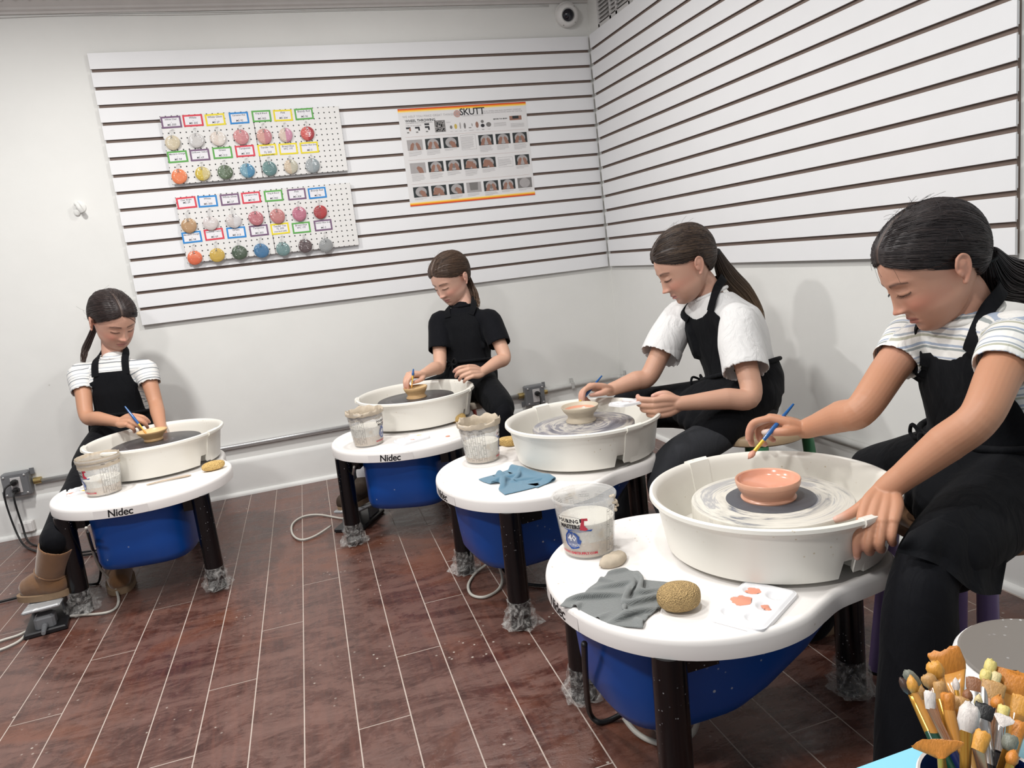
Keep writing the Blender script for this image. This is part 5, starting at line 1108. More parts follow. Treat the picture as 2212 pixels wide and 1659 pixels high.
def hair(body, hd, spec, origin, seed):
    g = np.random.default_rng(seed); part = spec.get('part', 0.0); base = np.array(spec['hair']); light = np.array(spec['hair2']); thick = spec.get('thick', .009)
    P, Q, off, dist, pl, f, dirs, c = hair_cap(hd, part, thick, seed)
    colr = base[None, :] * (1 + .25 * g.normal(0, 1, (len(P), 1)) * .3); colr = colr * (1 - .5 * pl[:, None]) + np.array(spec['scalp'])[None, :] * (.5 * pl[:, None])
    Wd = hd.w(Q); me = mesh_from('hair', Wd - origin, f); set_col(me, np.clip(colr, 0, 1)); m = hair_mat('m', base, light)
    me.materials.append(m); me.polygons.foreach_set('use_smooth', [True] * len(me.polygons)); ho = bpy.data.objects.new('hair', me); col.objects.link(ho); ho.parent = body
    # combed strands drawn from the parting and hairline back to the tie
    kd = kdtree.KDTree(len(P)); Rr = np.linalg.norm(Q - c, axis=1)
    for i, d in enumerate(dirs): kd.insert(d, i)
    kd.balance(); tie_l = V(*spec['tie']); td = unit(tie_l - c)
    verts = []; faces = []; cols = []; nv = 0
    cand = np.where((dist > .001) & (y_ok(P)))[0]; front = cand[(P[cand, 1] > -.055)]
    for s_ in range(int(spec.get('strands', 420) * 3)):
        i = g.choice(front); d0 = dirs[i]; side = np.sign(P[i, 0] - part) or 1
        mid = unit(d0 + td * .75 + V(side * .32, 0, -.05)); pts = []
        for t in np.linspace(0, 1, 12):
            d = unit((1 - t) ** 2 * d0 + 2 * t * (1 - t) * mid * 1.0 + t * t * td); _, j, _ = kd.find(d); r_ = Rr[j] if dist[j] > -.004 else Rr[j] + .004
            pts.append(c + d * (r_ + .0006 + .0009 * math.sin(PI * t)))
        P2_ = np.array(pts); rad = .00058 * hd.k; mb = MB(); mb.tube(hd.w(P2_) - origin, rad * np.r_[.4, np.ones(9), .9, .6], 4); a = mb.arr()
        verts.append(a); faces += [tuple(k + nv for k in q) for q in mb.f]; nv += len(a); sh = g.uniform(.8, 1.15); cc = base * sh * (1 - .35 * g.uniform() ** 3) + light * .35 * g.uniform() ** 3; cols.append(np.tile(cc, (len(a), 1)))
    # ponytail
    T0 = hd.w(tie_l); tp = [np.asarray(q) for q in spec['tail']]; path = [T0] + tp; rT = spec['tail_r']; wav = spec.get('wave', .004)
    for s_ in range(int(spec.get('tail_n', 90) * 1.6)):
        a, rr = g.uniform(0, 6.28), math.sqrt(g.uniform()); pts = []; L = g.uniform(.72, 1.0); pc = spline(np.array(path), 18); ph = g.uniform(0, 6.28)
        e1, e2 = frame(unit(pc[9] - pc[0]))
        for q in range(18):
            t = q / 17 * L; p = np.array([np.interp(t * 17, np.arange(18), pc[:, k]) for k in range(3)]); R_ = np.interp(t, np.linspace(0, 1, len(rT)), rT)
            pts.append(p + R_ * rr * (math.cos(a) * e1 + math.sin(a) * e2) + wav * t * (math.sin(9 * t + ph) * e1 + math.cos(7 * t + ph * 1.7) * e2))
        mb = MB(); mb.tube(np.array(pts) - origin, .0013 * np.r_[np.ones(15), .8, .5, .2], 4); a_ = mb.arr(); verts.append(a_); faces += [tuple(k + nv for k in q) for q in mb.f]; nv += len(a_)
        tcol = np.linspace(0, 1, 18)[:, None] ** 1.3; cc = base * g.uniform(.7, 1.25) * (1 - tcol * spec.get('ombre', .3)) + light * tcol * spec.get('ombre', .3) * g.uniform(.6, 1.2); cols.append(np.repeat(cc, 4, axis=0))
    # flyaways
    for s_ in range(spec.get('fly', 26)):
        i = g.choice(front); d = dirs[i]; p0 = c + d * (Rr[i] - .001); t1 = unit(np.cross(d, g.normal(0, 1, 3)) + V(0, -.6, 0)); hh, t2, ll = g.uniform(.5, 1.2), unit(np.cross(d, t1)) * g.uniform(-.012, .012), g.uniform(.018, .034); pts = [hd.w(p0 + t1 * ll * t + t2 * t * t + d * (.012 * t - .005 * t * t) * hh) for t in np.linspace(0, 1.3, 10)]
        mb = MB(); mb.tube(np.array(pts) - origin, .00030, 3); a_ = mb.arr(); verts.append(a_); faces += [tuple(k + nv for k in q) for q in mb.f]; nv += len(a_); cols.append(np.tile(base * 1.2, (len(a_), 1)))
    me = mesh_from('hair_strands', np.concatenate(verts), faces); set_col(me, np.clip(np.concatenate(cols), 0, 1)); me.materials.append(m); me.polygons.foreach_set('use_smooth', [True] * len(me.polygons))
    so = bpy.data.objects.new('hair_strands', me); col.objects.link(so); so.parent = body; so['kind'] = 'stuff'
    mb = MB(); dv = unit(tp[0] - T0); e1, e2 = frame(dv); rr = rT[0] * .95; th = np.linspace(0, 2 * PI, 25)
    mb.tube([T0 + dv * .006 + rr * (math.cos(a) * e1 + math.sin(a) * e2) for a in th], .005, 8); obj('hair_tie', mb, M_blk, body, smooth=180, world=origin)
def y_ok(P): return P[:, 2] > -.06
def face_colours(hd, v, sp):
    L = hd.l(v); x, y, z = L[:, 0], L[:, 1], L[:, 2]; base = np.array(sp['skin']); c = np.tile(base, (len(v), 1)); inh = (np.abs(x) < .09) & (y > .012) & (y < .14) & (z > -.115) & (z < .11)
    def G(cx, cz, sx, sz): return np.exp(-((x - cx) / sx) ** 2 - ((z - cz) / sz) ** 2) * inh
    def mixc(w_, cc): nonlocal c; w_ = np.clip(w_, 0, 1)[:, None]; c = c * (1 - w_) + np.array(cc)[None, :] * w_
    blush = base * V(1.12, .72, .72)
    for s in (-1, 1): mixc(.55 * G(s * .042, -.030, .022, .016), blush)
    mixc(.45 * G(0, -.036, .012, .008), blush)
    lip = np.array(sp['lips'])
    yl = np.abs(x) / .021
    up = (z < -.0555 - .0042 * yl ** 2 + .0012 * np.exp(-(x / .004) ** 2) * -1) & (z > -.0648 + .0012 * yl ** 2) & (yl < 1) & inh
    lo = (z <= -.0642 + .0010 * yl ** 2) & (z > -.0745 + .0065 * yl ** 2) & (yl < .95) & inh
    mixc(.75 * up, lip * .92); mixc(.75 * lo, lip * 1.08); mixc(.85 * ((np.abs(z + .0645 - .001 * yl ** 2) < .0011) & (yl < 1.08) & inh), lip * .35)
    brow = np.array(sp['hair']) * 1.2 + base * .05
    for s in (-1, 1):
        u = (s * x - .030) / .019; zb = .0175 + .0035 * (1 - (u - .15) ** 2) - .0035 * np.clip(u - .3, 0, 1); wb = .0033 * (1 - .45 * np.clip(u, 0, 1)) * (np.abs(u) < 1.05)
        mixc(.92 * np.exp(-((z - zb) / np.maximum(wb, .0004)) ** 2) * (np.abs(u) < 1.05) * inh, brow)
        ul = (s * x - .031) / .0135; zl = -.0068 + .0030 * ul ** 2 * .9
        mixc(.92 * np.exp(-((z - zl) / .00135) ** 2) * (np.abs(ul) < 1.05) * inh, (.012, .008, .007))
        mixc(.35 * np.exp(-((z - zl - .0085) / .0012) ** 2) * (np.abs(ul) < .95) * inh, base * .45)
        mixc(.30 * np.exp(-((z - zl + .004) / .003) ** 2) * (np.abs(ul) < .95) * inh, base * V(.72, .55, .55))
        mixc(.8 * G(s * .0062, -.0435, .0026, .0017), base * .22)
    # ears a little redder
    er = np.exp(-(((np.abs(x) - .080) / .012) ** 2 + ((y + .012) / .022) ** 2 + ((z + .012) / .03) ** 2)); mixc(.45 * er, blush)
    return c
def lashes(body, hd, origin):
    ml = pmat('lash', (.006, .005, .005), .6)
    for s in (-1, 1):
        mb = MB()
        for q in range(11):
            ul = -1 + 2 * q / 10; xx = s * (.031 + .0135 * ul); zz = -.0068 + .0027 * ul ** 2; yy = surf_y(xx, zz)
            p = V(xx, yy, zz); mb.tube([hd.w(p + V(0, -.0006, 0)), hd.w(p + V(s * .0012 * ul, .0035, -.0022)), hd.w(p + V(s * .0024 * ul, .0052, -.0030))], [.00050, .00034, .0001], 4)
        obj('eyelashes', mb, ml, body, smooth=180, world=origin)['kind'] = 'stuff'
_front = HG[:, :, :].reshape(-1, 3)
def surf_y(x, z):
    m = _front[:, 1] > .03; q = _front[m]; i = np.argmin((q[:, 0] - x) ** 2 + (q[:, 2] - z) ** 2); return q[i, 1]
def person(sp):
    J = {k: np.asarray(v, float) for k, v in sp['J'].items()}; k = sp['k']; hd = Head(J['head'], sp['F'], sp.get('U', (0, 0, 1)), sp.get('hk', k)); org = V(J['pel'][0], J['pel'][1], 0)
    # torso frame
    rS = unit(J['shR'] - J['shL']); rP = unit(sp.get('pelR', rS)); neck = J['neck']; pel = J['pel']; ups = unit(neck - pel)
    fS = unit(np.cross(ups, rS)); fP = unit(np.cross(ups, rP)); rS = np.cross(fS, ups); rP = np.cross(fP, ups)
    curve = sp.get('hunch', .03); mid = (J['shL'] + J['shR']) / 2; g_ = lambda t: pel + (neck - pel) * t - fS * curve * math.sin(PI * t)
    lv = [0, .16, .34, .56, .76, .90, 1.0]; cs = [g_(t) for t in lv]; W = sp.get('W', 1.0) * k
    rad = [(.128, .085, .100), (.130, .088, .100), (.112, .082, .082), (.125, .092, .084), (.128, .082, .078), (.092, .060, .060), (.056, .045, .048)]
    TT = Torso(cs, [rP + (rS - rP) * t for t in lv], [fP + (fS - fP) * t for t in lv], np.array(rad) * W)
    # ---- skin: head, ears, neck, arms and hands in one surface
    mb = MB(); mb.add(hd.w(HG.reshape(-1, 3)), HF)
    for s in (-1, 1): ear(mb, hd, s)
    limb(mb, [hd.w((0, -.012, -.045)), hd.w((0, -.020, -.085)) * .5 + (neck + ups * .035) * .5, neck - ups * .02], [.046 * k, .044 * k, .052 * k], 28, 6)
    TT.loft(mb, -.014 * k, 0.15, .97, 14, 24)
    ends = {}
    for s, sd in (('L', -1), ('R', 1)):
        sh, el, wr = J['sh' + s], J['el' + s], J['wr' + s]; a = sp['armr'] * k
        limb(mb, [neck + (sh - neck) * .45 - ups * .03, sh - ups * .012, sh + (el - sh) * .5, el, el + (wr - el) * .35, el + (wr - el) * .8, wr + (wr - el) * .02], [.045 * a, .043 * a, .038 * a, .0335 * a, .0345 * a, .0255 * a, .0225 * a], 26, 7)
        h = sp['hand' + s]; ends[s] = hand(mb, wr, h['D'], h['N'], -sd, sp.get('handk', k), h['curl'], h['thumb'], h.get('spread', .10))
    me = remesh('person', mb, sp['voxel'], 2, .45); v = mverts(me)
    c = face_colours(hd, v, sp); tan = np.array(sp['arm'])
    # arms slightly darker than the face; knuckles and finger ends pinker
    hdist = np.linalg.norm(v - hd.H, axis=1); wA = np.clip((hdist - .17) / .06, 0, 1)[:, None]; c = c * (1 - wA) + tan[None, :] * wA
    for s in 'LR':
        for fpts in ends[s]:
            d = np.min([np.linalg.norm(v - q, axis=1) for q in fpts[-2:]], axis=0); w_ = .55 * np.exp(-(d / .016) ** 2)[:, None]; c = c * (1 - w_) + np.array(sp['pink'])[None, :] * w_
        nb = np.linalg.norm(v - ends[s][4][-1], axis=1); w_ = (sp.get('dust' + s, 0) * np.exp(-(nb / .022) ** 4))[:, None]; c = c * (1 - w_) + V(.70, .62, .57)[None, :] * w_
    vn = mnormals(me)
    for s in 'LR':
        h = sp['hand' + s]
        for fpts in ends[s]:
            e_ = unit(fpts[-1] - fpts[-2]); dn = unit(h['N'] - e_ * (np.asarray(h['N']) @ e_)) if abs(unit(h['N']) @ e_) < .97 else unit(h['D']); 
            if abs(unit(h['N']) @ e_) > .6: dn = unit(np.asarray(h['D'], float) - e_ * (unit(h['D']) @ e_)) * (1 if unit(h['N']) @ e_ < 0 else -1)
            dd_ = np.linalg.norm(v - (fpts[-1] + e_ * .001), axis=1); w_ = ((dd_ < .0088) & (vn @ dn > .55))[:, None] * .7; c = c * (1 - w_) + V(.70, .46, .40)[None, :] * w_
    set_col(me, np.clip(c, 0, 1)); body = mobj('person', me, M_skin, None, org); tag(body, sp['label'], 'person', None)
    hair(body, hd, sp, org, sp['seed']); lashes(body, hd, org)
    # ---- shirt
    mb = MB(); so = .010 * k; TT.loft(mb, so, .0, .955, 24, 40); sl = {}
    for s in 'LR':
        sh, el, wr = J['sh' + s], J['el' + s], J['wr' + s]; f = sp['sleeve']; hem = sh + (el - sh) * f; a = sp['armr'] * k; lo = sp.get('loose', .0)
        side = unit(sh - neck); drop = V(0, 0, -lo * .35)
        sleeve(mb, [neck + (sh - neck) * .30 - ups * .035, neck + (sh - neck) * .72 - ups * .022, sh - ups * .010, sh + (hem - sh) * .5 + drop, hem + drop], [.052 * a, .054 * a, .055 * a + lo * .3, .051 * a + lo * .8, .047 * a + lo]); sl[s] = (sh, hem)
    limb(mb, [neck - ups * .05, neck - ups * .005], [.062 * k, .052 * k], 24, 4)
    me = remesh('shirt', mb, sp.get('cvoxel', .0045), 10, .5); v = mverts(me); nrm = mnormals(me); v = v + nrm * wrinkle(v, sp.get('wr', .0022), sp['seed'])[:, None]; set_verts(me, v)
    st = (v - pel) @ ups
    for s in 'LR':
        sh, hem = sl[s]; ax = unit(hem - sh); t = (v - sh) @ ax; d = np.linalg.norm(v - sh - np.outer(t, ax), axis=1); lat = (v - neck) @ unit(sh - neck); w_ = np.clip((t - .0) / .02, 0, 1) * (d < .085) * (np.abs((v - mid) @ rS) > .095 * W); st = np.where(w_ > .5, .35 - t, st)
    bvh = BVHTree.FromPolygons([tuple(q) for q in v], [tuple(p.vertices) for p in me.polygons])
    def onshirt(t, a_, off):
        c0 = TT.at(t)[0]; p = TT.pt(t, a_, so); n_ = unit(p - c0); h_ = bvh.ray_cast(Vector(c0 + n_ * .32), Vector(-n_), .32)[0]; base = np.linalg.norm(p - c0)
        if h_ is not None: base = max(base, min(np.linalg.norm(np.array(h_) - c0), base + .016))
        return c0 + n_ * (base + off)
    set_float(me, st, 'stripe'); mobj('shirt', me, sp['shirt_m'], body, org)
    # collar rib
    nb_ = []
    for q in np.linspace(0, 2 * PI, 33): c0, r0, f0, rr = TT.at(.955); nb_.append(c0 + ups * (.012 + .010 * k - .020 * (1 + math.cos(q)) * .5) + r0 * math.sin(q) * (rr[0] * .83 + .006) + f0 * math.cos(q) * ((rr[1] if math.cos(q) > 0 else rr[2]) + .008))
    obj('collar', MB().tube(nb_, .0065 * k, 10), sp.get('collar_m', sp['shirt_m']), body, smooth=180, world=org)
    # ---- legs / trousers
    mb = MB(); lr = sp.get('legr', 1.0) * k
    for s, sd in (('L', -1), ('R', 1)):
        hip = pel + rP * sd * .075 * W - ups * .01; kn, an = J['knee' + s], J['ank' + s]
        limb(mb, [hip, hip + (kn - hip) * .5, kn, kn + (an - kn) * .5, an], [.088 * lr, .074 * lr, .060 * lr, sp.get('flare', .055) * .97 * k, sp.get('flare', .055) * k], 26, 7)
    limb(mb, [pel - rP * .06 + V(0, 0, .01), pel + rP * .06 + V(0, 0, .01)], [.10 * lr, .10 * lr], 24, 5)
    me = remesh('trousers', mb, .006, 6, .5); v = mverts(me); set_verts(me, v + mnormals(me) * wrinkle(v, .003, sp['seed'] + 5, 22)[:, None]); mobj('trousers', me, sp['pants_m'], body, org)
    # ---- apron: bib, neck straps, skirt, waist ties
    ao = so + .0075; t0, t1 = .12, sp.get('bib', .70); rows, nc = 26, 26; gv = []
    for i in range(rows + 1):
        t = t0 + (t1 - t0) * i / rows; u_ = i / rows; am = sp.get('bibw', .62) + (1.6 - sp.get('bibw', .62)) * (1 - u_) ** 1.35
        for j in range(nc + 1): a_ = -am + 2 * am * j / nc; dip = sp.get('dip', .0) * (1 - (2 * j / nc - 1) ** 2) * u_ ** 3; gv.append(onshirt(max(t - dip, .02), a_, .006 + .003 * math.sin(3 * a_ + 5 * t)))
    gv = np.array(gv); v2 = gv + wrinkle(gv, .0012, sp['seed'] + 9)[:, None] * fS; nvv = len(gv); f = []
    for i in range(rows):
        for j in range(nc): q = i * (nc + 1) + j; f += [(q, q + 1, q + nc + 2, q + nc + 1)]
    back = v2 - fS * .004; ring = list(range(nc + 1)) + [i * (nc + 1) + nc for i in range(1, rows + 1)] + [rows * (nc + 1) + j for j in range(nc - 1, -1, -1)] + [i * (nc + 1) for i in range(rows - 1, 0, -1)]
    f2 = [tuple(x + nvv for x in q[::-1]) for q in f]; f3 = [(ring[(i + 1) % len(ring)], ring[i], ring[i] + nvv, ring[(i + 1) % len(ring)] + nvv) for i in range(len(ring))]
    obj('apron_bib', MB().add(np.r_[v2, back], f + f2 + f3), M_apron, body, smooth=60, world=org)
    for s, sd in (('L', -1), ('R', 1)):
        a_ = sd * sp.get('bibw', .62); p0 = onshirt(t1 - .05, a_ * .88, .007); pts = [p0, onshirt(max(t1 + .06, .90), sd * .72, .010), neck + rS * sd * .060 * k + ups * .018 + fS * .006, neck + rS * sd * .044 * k + ups * .046 - fS * .046 * k, neck + ups * .052 - fS * .064 * k]
        obj('neck_strap', ribbon(pts, sp.get('strapw', .028), [rS * 1.0, rS - fS * sd * .25, -fS * sd + rS * .35, -fS * sd * .6 - ups * sd * .8, -ups * sd]), M_apron, body, smooth=40, world=org)
    mb = MB()
    for s, sd in (('L', -1), ('R', 1)):
        hip = pel + rP * sd * .070 * W; kn = J['knee' + s]; e_ = sp.get('skirt', (.86, .86))[0 if s == 'L' else 1]; ed = hip + (kn - hip) * e_
        limb(mb, [hip + V(0, 0, .02), hip + (ed - hip) * .5 + V(0, 0, .012), ed + V(0, 0, .004)], [.100 * lr, .092 * lr, .080 * lr], 24, 6)
    cen = pel + fP * .0; kc = (J['kneeL'] + J['kneeR']) / 2
    for w_ in (.25, .5, .75): q = (J['kneeL'] * w_ + J['kneeR'] * (1 - w_)); lp = sp.get('lap', .72); limb(mb, [pel + V(0, 0, .05), pel + (q - pel) * lp * .7 + V(0, 0, .035), pel + (q - pel) * lp + V(0, 0, .012)], [.09 * lr, .075 * lr, .055 * lr], 20, 5)
    TT.loft(mb, so + .010, .0, .30, 10, 30)
    for q in sp.get('drape', []): limb(mb, [np.asarray(x) for x in q[0]], q[1], 18, 6)
    me = remesh('apron_skirt', mb, .006, 8, .5); v = mverts(me); set_verts(me, v + mnormals(me) * wrinkle(v, .0035, sp['seed'] + 3, 20)[:, None]); mobj('apron_skirt', me, M_apron, body, org)
    ti = [TT.pt(.30, a_, ao + .008) for a_ in np.linspace(0, 2 * PI, 41)]; mb = MB().tube(ti, .0075, 8, flat=1.0)
    bw = sp.get('bow', .5); b0 = TT.pt(.30, bw, ao + .012); fr_ = unit(b0 - TT.at(.30)[0]); lat = unit(np.cross(fr_, ups))
    for sx in (-1, 1):
        mb.tube(spline([b0, b0 + lat * sx * .035 + ups * .018 + fr_ * .012, b0 + lat * sx * .055 + fr_ * .016 - ups * .006, b0 + lat * sx * .025 - ups * .010 + fr_ * .012, b0], 20), .0042, 8)
        mb.tube(spline([b0, b0 + lat * sx * .018 - ups * .035 + fr_ * .014, b0 + lat * sx * .030 - ups * .085 + fr_ * .010], 12), .0038, 8)
    obj('apron_tie', mb, M_apron, body, smooth=60, world=org)
    return body, hd, TT, ends
# ------------------------------------------------------------------ the four girls
UPV = V(0, 0, 1)
def az(deg, pitch): a, p_ = math.radians(deg), math.radians(pitch); return V(math.cos(a) * math.cos(p_), math.sin(a) * math.cos(p_), math.sin(p_))
PEN = [(.55, .75, .45), (.75, .8, .5), (.95, .95, .6), (1.05, 1.0, .6)]
PENT = [(.012, .017, -.006), (.036, .036, -.016), (.062, .034, -.026), (.084, .024, -.034)]
LOOSE = [(.45, .5, .3), (.55, .6, .35), (.6, .65, .4), (.65, .65, .4)]
LOOST = [(.012, .017, -.006), (.036, .038, -.012), (.058, .044, -.020), (.076, .042, -.028)]
def tocam(p): return unit(CAM - p)
def brush_held(tip, ferr, tail, wid, label):
    d = unit(np.asarray(tip) - np.asarray(tail)); return brush(tip, np.asarray(tip) - d * .022, tail, wid, 'pink' if 'pink' in label else 'golden', 'round', M_goldp, HM['blue'], label, .034, 'brushes held by the painters', hr=.0042)
M_goldp = pmat('bright_gold_ferrule', (.75, .46, .07), .3, .5)
STR = stripe_mat('striped_shirt_grey_blue', (.76, .75, .72), [(.10, .18, (.30, .33, .33)), (.22, .30, (.34, .40, .50)), (.48, .56, (.42, .42, .34)), (.60, .66, (.34, .38, .42)), (.80, .86, (.38, .42, .50))], .060)
STRA = stripe_mat('striped_shirt_thin', (.76, .75, .73), [(.12, .22, (.22, .24, .26)), (.40, .46, (.40, .42, .44)), (.70, .76, (.34, .38, .44))], .046)
def shoe(name_, ank, toe, m, label, sole_m, tall=.05, wid=.042):
    e = empty('shoe', (ank[0], ank[1], 0), label, 'shoe'); d = unit((np.asarray(toe) - ank) * V(1, 1, 0)); mb = MB(); L = .21
    z0 = toe[2]; h = ank - d * .05; h = V(h[0], h[1], z0 + wid); t = V(toe[0], toe[1], z0 + wid * .82) - d * .036
    limb(mb, [h, h + (t - h) * .5, t], [wid * .98, wid * 1.06, wid * .9], 20, 5); limb(mb, [V(ank[0], ank[1], z0 + wid), V(ank[0], ank[1], z0 + tall)], [wid * 1.02, wid * 1.12], 20, 4)
    me = remesh('upper', mb, .005, 5); v = mverts(me); v[:, 2] = np.maximum(v[:, 2], z0 + .008); set_verts(me, v); mobj('upper', me, m, e, V(ank[0], ank[1], 0))
    n = 30; th = np.arange(n) * 2 * PI / n; c_ = (h + t) / 2; Lh = np.linalg.norm((t - h)[:2]) / 2 + wid * .92; lat = np.cross(UPV, d); pr = [c_[:2] + d[:2] * Lh * math.cos(a) + lat[:2] * wid * 1.02 * np.sign(math.sin(a)) * abs(math.sin(a)) ** .7 for a in th]
    mb = MB().prism(pr, z0, z0 + .022); obj('sole', mb, sole_m, e, smooth=30, world=(ank[0], ank[1], 0)); return e
# -- nearest girl on the right
wrL = at(1915, 1058, 1.395); wrR = at(1742, 926, 1.70)
jD = dict(head=at(2010, 577, 1.50), neck=at(2090, 682, 1.51), shL=at(2200, 722, 1.38), elL=at(2115, 902, 1.30), wrL=wrL, shR=at(1985, 708, 1.64), elR=at(1862, 884, 1.55), wrR=wrR, pel=(-.40, -2.70, .47), kneeL=at(2000, 1238, 1.32), ankL=(-.83, -2.93, .05), kneeR=at(1880, 1030, 1.83), ankR=(-.60, -2.35, .05))
spD = dict(label='girl in striped shirt and black apron, nearest at right', J=jD, k=1.0, hk=1.06, F=az(159, -31), U=(0, 0, 1), pelR=(-.2, 1, 0), armr=1.0, voxel=.0021, seed=4, part=-.004, hair=(.016, .013, .014), hair2=(.05, .035, .03), scalp=(.22, .15, .12), skin=(.52, .285, .20), arm=(.49, .245, .145), pink=(.60, .30, .24), lips=(.40, .13, .12), dustR=.95, dustL=.35,
  tie=(0, -.098, -.044), tail=[at(2158, 598, 1.52), at(2230, 612, 1.53), at(2300, 650, 1.53)], tail_r=[.016, .046, .046, .02], tail_n=260, ombre=.35, strands=520, fly=60,
  handL=dict(D=tocam(wrL) * V(1, 1, .2) + V(-.22, .12, -.62), N=V(-.15, -.2, 1.0), curl=[(.35, .65, .30), (.50, 1.15, .6), (.52, 1.2, .6), (.55, 1.15, .6)], thumb=[(.012, .018, -.006), (.036, .038, -.020), (.050, .060, -.034), (.058, .080, -.044)], spread=.0),
  handR=dict(D=at(1660, 902, 1.735) - wrR, N=V(.05, .25, 1), curl=PEN, thumb=PENT), shirt_m=STR, pants_m=M_blackpants, sleeve=.44, loose=.004, flare=.070, bib=.82, bibw=.50, dip=.12, hunch=.035, lap=.6, skirt=(.80, .85), legr=.95, bow=.55)
# -- third girl in the white shirt
wrL = at(1468, 872, 2.31); wrR = at(1318, 842, 2.60)
jC = dict(head=at(1477, 572, 2.52), neck=at(1532, 640, 2.55), shL=at(1592, 688, 2.43), elL=at(1622, 856, 2.31), wrL=wrL, shR=at(1468, 678, 2.67), elR=at(1402, 812, 2.62), wrR=wrR, pel=(-.335, -1.72, .46), kneeL=at(1436, 1015, 2.30), ankL=(-.70, -1.98, .05), kneeR=at(1345, 888, 2.76), ankR=(-.68, -1.40, .05))
spC = dict(label='girl in white shirt and black apron holding a palette', J=jC, k=1.0, hk=1.09, F=az(170, -28), pelR=(-.05, 1, 0), armr=.98, voxel=.0024, seed=3, part=.004, hair=(.026, .019, .017), hair2=(.20, .13, .075), scalp=(.16, .12, .10), skin=(.56, .335, .25), arm=(.55, .32, .225), pink=(.66, .36, .30), lips=(.46, .19, .18),
  tie=(0, -.108, -.022), tail=[at(1568, 590, 2.58), at(1606, 632, 2.62), at(1636, 682, 2.64), at(1652, 740, 2.64)], tail_r=[.012, .034, .034, .024, .004], tail_n=190, ombre=.75, wave=.002, strands=480, fly=24,
  handL=dict(D=at(1408, 882, 2.31) - wrL, N=V(-.35, -.9, -.1), curl=[(.5, .7, .5), (.6, .8, .5), (.7, .8, .5), (.75, .8, .5)], thumb=[(.012, .017, -.006), (.034, .034, -.012), (.056, .036, -.018), (.076, .032, -.022)]),
  handR=dict(D=at(1262, 832, 2.565) - wrR, N=V(.05, .2, 1), curl=PEN, thumb=PENT), shirt_m=M_whitetee, pants_m=M_greypants, sleeve=.66, loose=.026, wr=.0035, flare=.066, bib=.82, bibw=.42, dip=.08, lap=.50, hunch=.045, skirt=(.50, .95), bow=.9, W=1.04, legr=.88)
# -- second girl in black
wrR = at(914, 808, 3.27); wrL = at(1040, 804, 3.26)
jB = dict(head=at(972, 602, 3.45), neck=at(1000, 662, 3.48), shR=at(948, 692, 3.49), elR=at(950, 790, 3.40), wrR=wrR, shL=at(1058, 688, 3.44), elL=at(1090, 772, 3.36), wrL=wrL, pel=(-.99, -.53, .46), kneeL=(-.945, -.87, .40), ankL=(-.95, -.86, .08), kneeR=(-1.38, -.36, .40), ankR=(-1.545, -.68, .16))
spB = dict(label='girl in black shirt and black apron by the wall', J=jB, k=.95, hk=1.02, F=az(-149, -28), pelR=(-.6, .8, 0), armr=.92, voxel=.0029, seed=2, part=.008, hair=(.045, .028, .020), hair2=(.16, .10, .06), scalp=(.20, .14, .11), skin=(.64, .40, .31), arm=(.64, .39, .28), pink=(.66, .34, .29), lips=(.50, .20, .19),
  tie=(0, -.102, -.030), tail=[at(1021, 628, 3.50), at(1027, 650, 3.50), at(1030, 668, 3.48)], tail_r=[.010, .020, .019, .008], tail_n=80, ombre=.6, wave=.006, strands=380, fly=18,
  handL=dict(D=at(1008, 802, 3.19) - wrL, N=V(-.2, -.8, .5), curl=[(.5, .7, .5), (.7, .9, .5), (.8, .9, .5), (.8, .9, .5)], thumb=[(.012, .017, -.006), (.034, .034, -.012), (.054, .034, -.02), (.070, .026, -.026)]),
  handR=dict(D=at(888, 810, 3.22) - wrR, N=V(.1, .0, 1), curl=PEN, thumb=PENT), shirt_m=M_blacktee, pants_m=M_blackpants, sleeve=.66, loose=.012, flare=.055, bib=.84, bibw=.52, hunch=.02, skirt=(.95, .8), lap=.35, W=.90, legr=.78, bow=.2)
# -- girl at far left
wrR = at(258, 912, 3.0); wrL = at(349, 930, 3.08)
jA = dict(head=at(246, 692, 3.2), neck=at(246, 772, 3.24), shR=at(172, 803, 3.21), elR=at(188, 900, 3.12), wrR=wrR, shL=at(314, 795, 3.24), elL=at(336, 870, 3.2), wrL=wrL, pel=(-2.52, -.31, .45), kneeL=(-2.42, -.44, .42), ankL=(-2.515, -.85, .17), kneeR=(-2.61, -.64, .41), ankR=onz(123, 1165, .275))
spA = dict(label='youngest girl in striped shirt at far left', J=jA, k=.93, hk=1.07, F=az(-56, -33), pelR=(-1, -.1, 0), armr=.92, voxel=.0029, seed=1, part=.006, hair=(.022, .016, .016), hair2=(.09, .055, .04), scalp=(.16, .12, .10), skin=(.58, .34, .255), arm=(.52, .27, .165), pink=(.64, .36, .29), lips=(.42, .16, .15),
  tie=(.010, -.098, -.045), tail=[at(188, 745, 3.26), at(182, 765, 3.25), at(178, 788, 3.24)], tail_r=[.012, .015, .012, .004], tail_n=60, ombre=.5, wave=.005, strands=380, fly=24,
  handL=dict(D=V(.05, -.4, -.9), N=V(.8, -.3, .2), curl=LOOSE, thumb=LOOST),
  handR=dict(D=at(300, 904, 2.94) - wrR, N=V(.1, -.75, .7), curl=PEN, thumb=PENT), shirt_m=STRA, pants_m=M_blackpants, sleeve=.46, loose=.006, flare=.056, bib=.74, bibw=.52, hunch=.01, lap=.4, skirt=(.9, .9), W=.90, legr=.74, bow=1.9)
PEOPLE = [person(s_) for s_ in (spA, spB, spC, spD)]
brush_held(at(317, 938, 2.935), None, at(270, 878, 2.97), .007, 'blue paintbrush held by the youngest girl')
brush_held(at(889, 839, 3.17), None, at(893, 797, 3.19), .006, 'blue paintbrush held by the girl in black')
